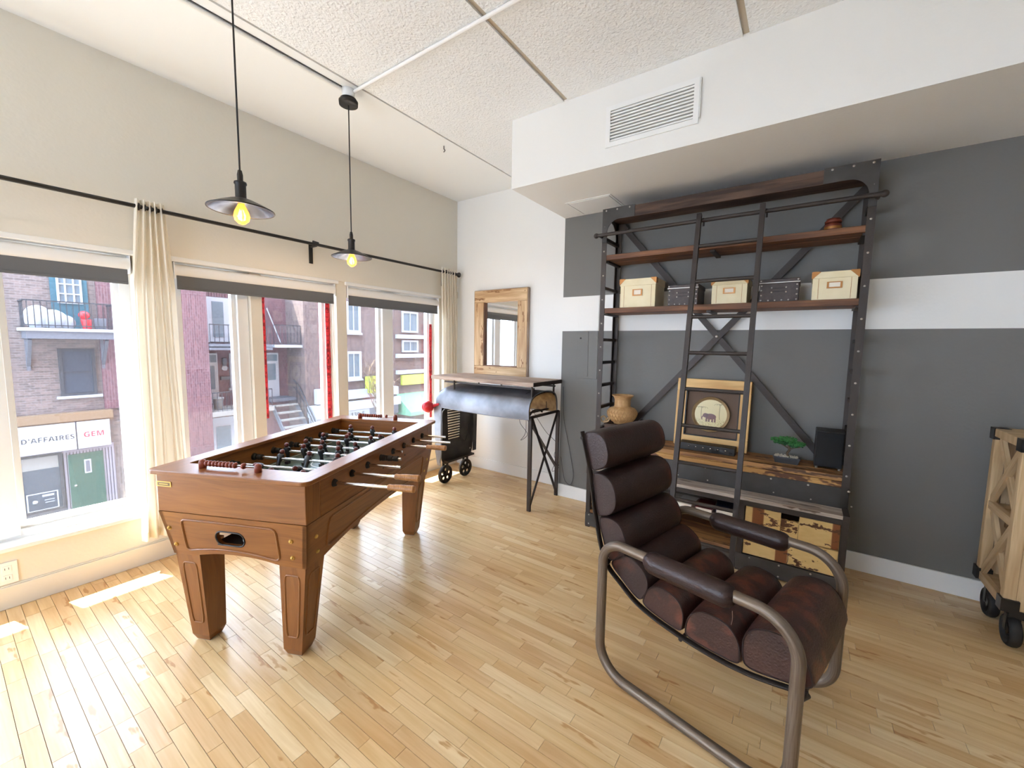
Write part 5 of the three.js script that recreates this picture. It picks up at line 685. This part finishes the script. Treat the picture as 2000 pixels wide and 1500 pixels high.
  part('service_box', box(FX, FX + 0.25, -1.5, -0.78, -10.6, -10.94), M.whiteTrim, Ch); part('porch', [box(FX, FX + 0.8, -2.1, -1.55, -10.25, -11.0), box(FX, FX + 0.7, -4.3, -2.1, -10.3, -10.5)], M.whiteTrim, Ch);
  const ls = thing('street_sign', 'lime yellow shop sign with a red mark on the brown house', 'sign', [FX + 0.1, 0, 0]); part('board', box(0, 0.5, -1.16, -0.3, -13.35, -14.4), M.limeSign, ls); part('lettering', faceX(0.505, -13.4, -14.3, -0.68, -0.36), text('MUS', '#b79a2c', '#d2dc58', 512, 170, 130), ls); part('red_mark', box(0.5, 0.51, -1.12, -0.92, -13.95, -14.35), M.red, ls);
  // pale building further along with awnings
  const D = thing('pale_building', 'pale building with white floor bands and a green awning', 'building');
  part('wall', box(FX - 5, FX, -4.3, 4.7, -15.41, -26), std({ map: M.brickTan.map, color: rgb(240, 226, 220), roughness: 0.9 }), D); for (const y of [1.74, 0.64, -0.3]) part('floor_band', box(FX, FX + 0.2, y, y + 0.22, -15.45, -26), M.whiteTrim, D); for (const z of [-15.9, -17.6, -19.4, -21.2]) for (const y of [2.1, 0.95]) sash(D, FX + 0.03, z, z - 1.2, y, y + (y > 2 ? 1.2 : 0.7), M.whiteTrim, M.paleGlass, 0.1, 1, 0);
  part('awning', [bar(V(FX, -1.6, -15.5), V(FX, -1.6, -25.8), 0.04, 0.3), hexa([V(FX + 1.2, -2.6, -25.8), V(FX + 1.2, -2.6, -15.5), V(FX, -2.6, -15.5), V(FX, -2.6, -25.8), V(FX + 1.2, -2.4, -25.8), V(FX + 1.2, -2.4, -15.5), V(FX, -1.5, -15.5), V(FX, -1.5, -25.8)])], M.greenAwning, D, 'green shop awning'); part('yellow_band', box(FX, FX + 0.15, -0.95, -0.36, -15.8, -18.4), M.limeSign, D);
  // bare street tree
  const tr = thing('street_tree', 'bare street tree in front of the brown house', 'tree', [-16.4, -4.28, -12.4]); part('trunk', tube([V(0, 0, 0), V(0.03, 1.4, 0), V(-0.02, 2.8, 0.05)], 0.07, 20, 8), M.bark, tr);
  const q = rng(91), tw = []; for (let i = 0; i < 34; i++) { const a = q() * 6.28, y0 = 1.9 + q() * 1.6, ln = 0.6 + q() * 1.1, p0 = V(0.02 * Math.cos(a), y0, 0.02 * Math.sin(a)), p1 = p0.clone().add(V(Math.cos(a) * ln * 0.4, ln * 0.7, Math.sin(a) * ln * 0.4)), p2 = p1.clone().add(V((q() - 0.5) * 0.6, 0.5 * q() + 0.3, (q() - 0.5) * 0.6)); tw.push(tube([p0, p1, p2], 0.012, 10, 5)); for (let k = 0; k < 3; k++) tw.push(tube([p1, p1.clone().add(V((q() - 0.5) * 0.5, 0.2 + 0.3 * q(), (q() - 0.5) * 0.5)), p1.clone().add(V((q() - 0.5) * 0.9, 0.4 + 0.4 * q(), (q() - 0.5) * 0.9))], 0.006, 8, 4)); } tw.push(tube([V(-0.02, 2.8, 0.05), V(0.05, 3.8, 0), V(0.0, 4.7, 0.1)], 0.035, 16, 6)); part('branches', tw, M.bark, tr).userData.kind = 'stuff';
}
renderer.render(scene, camera);
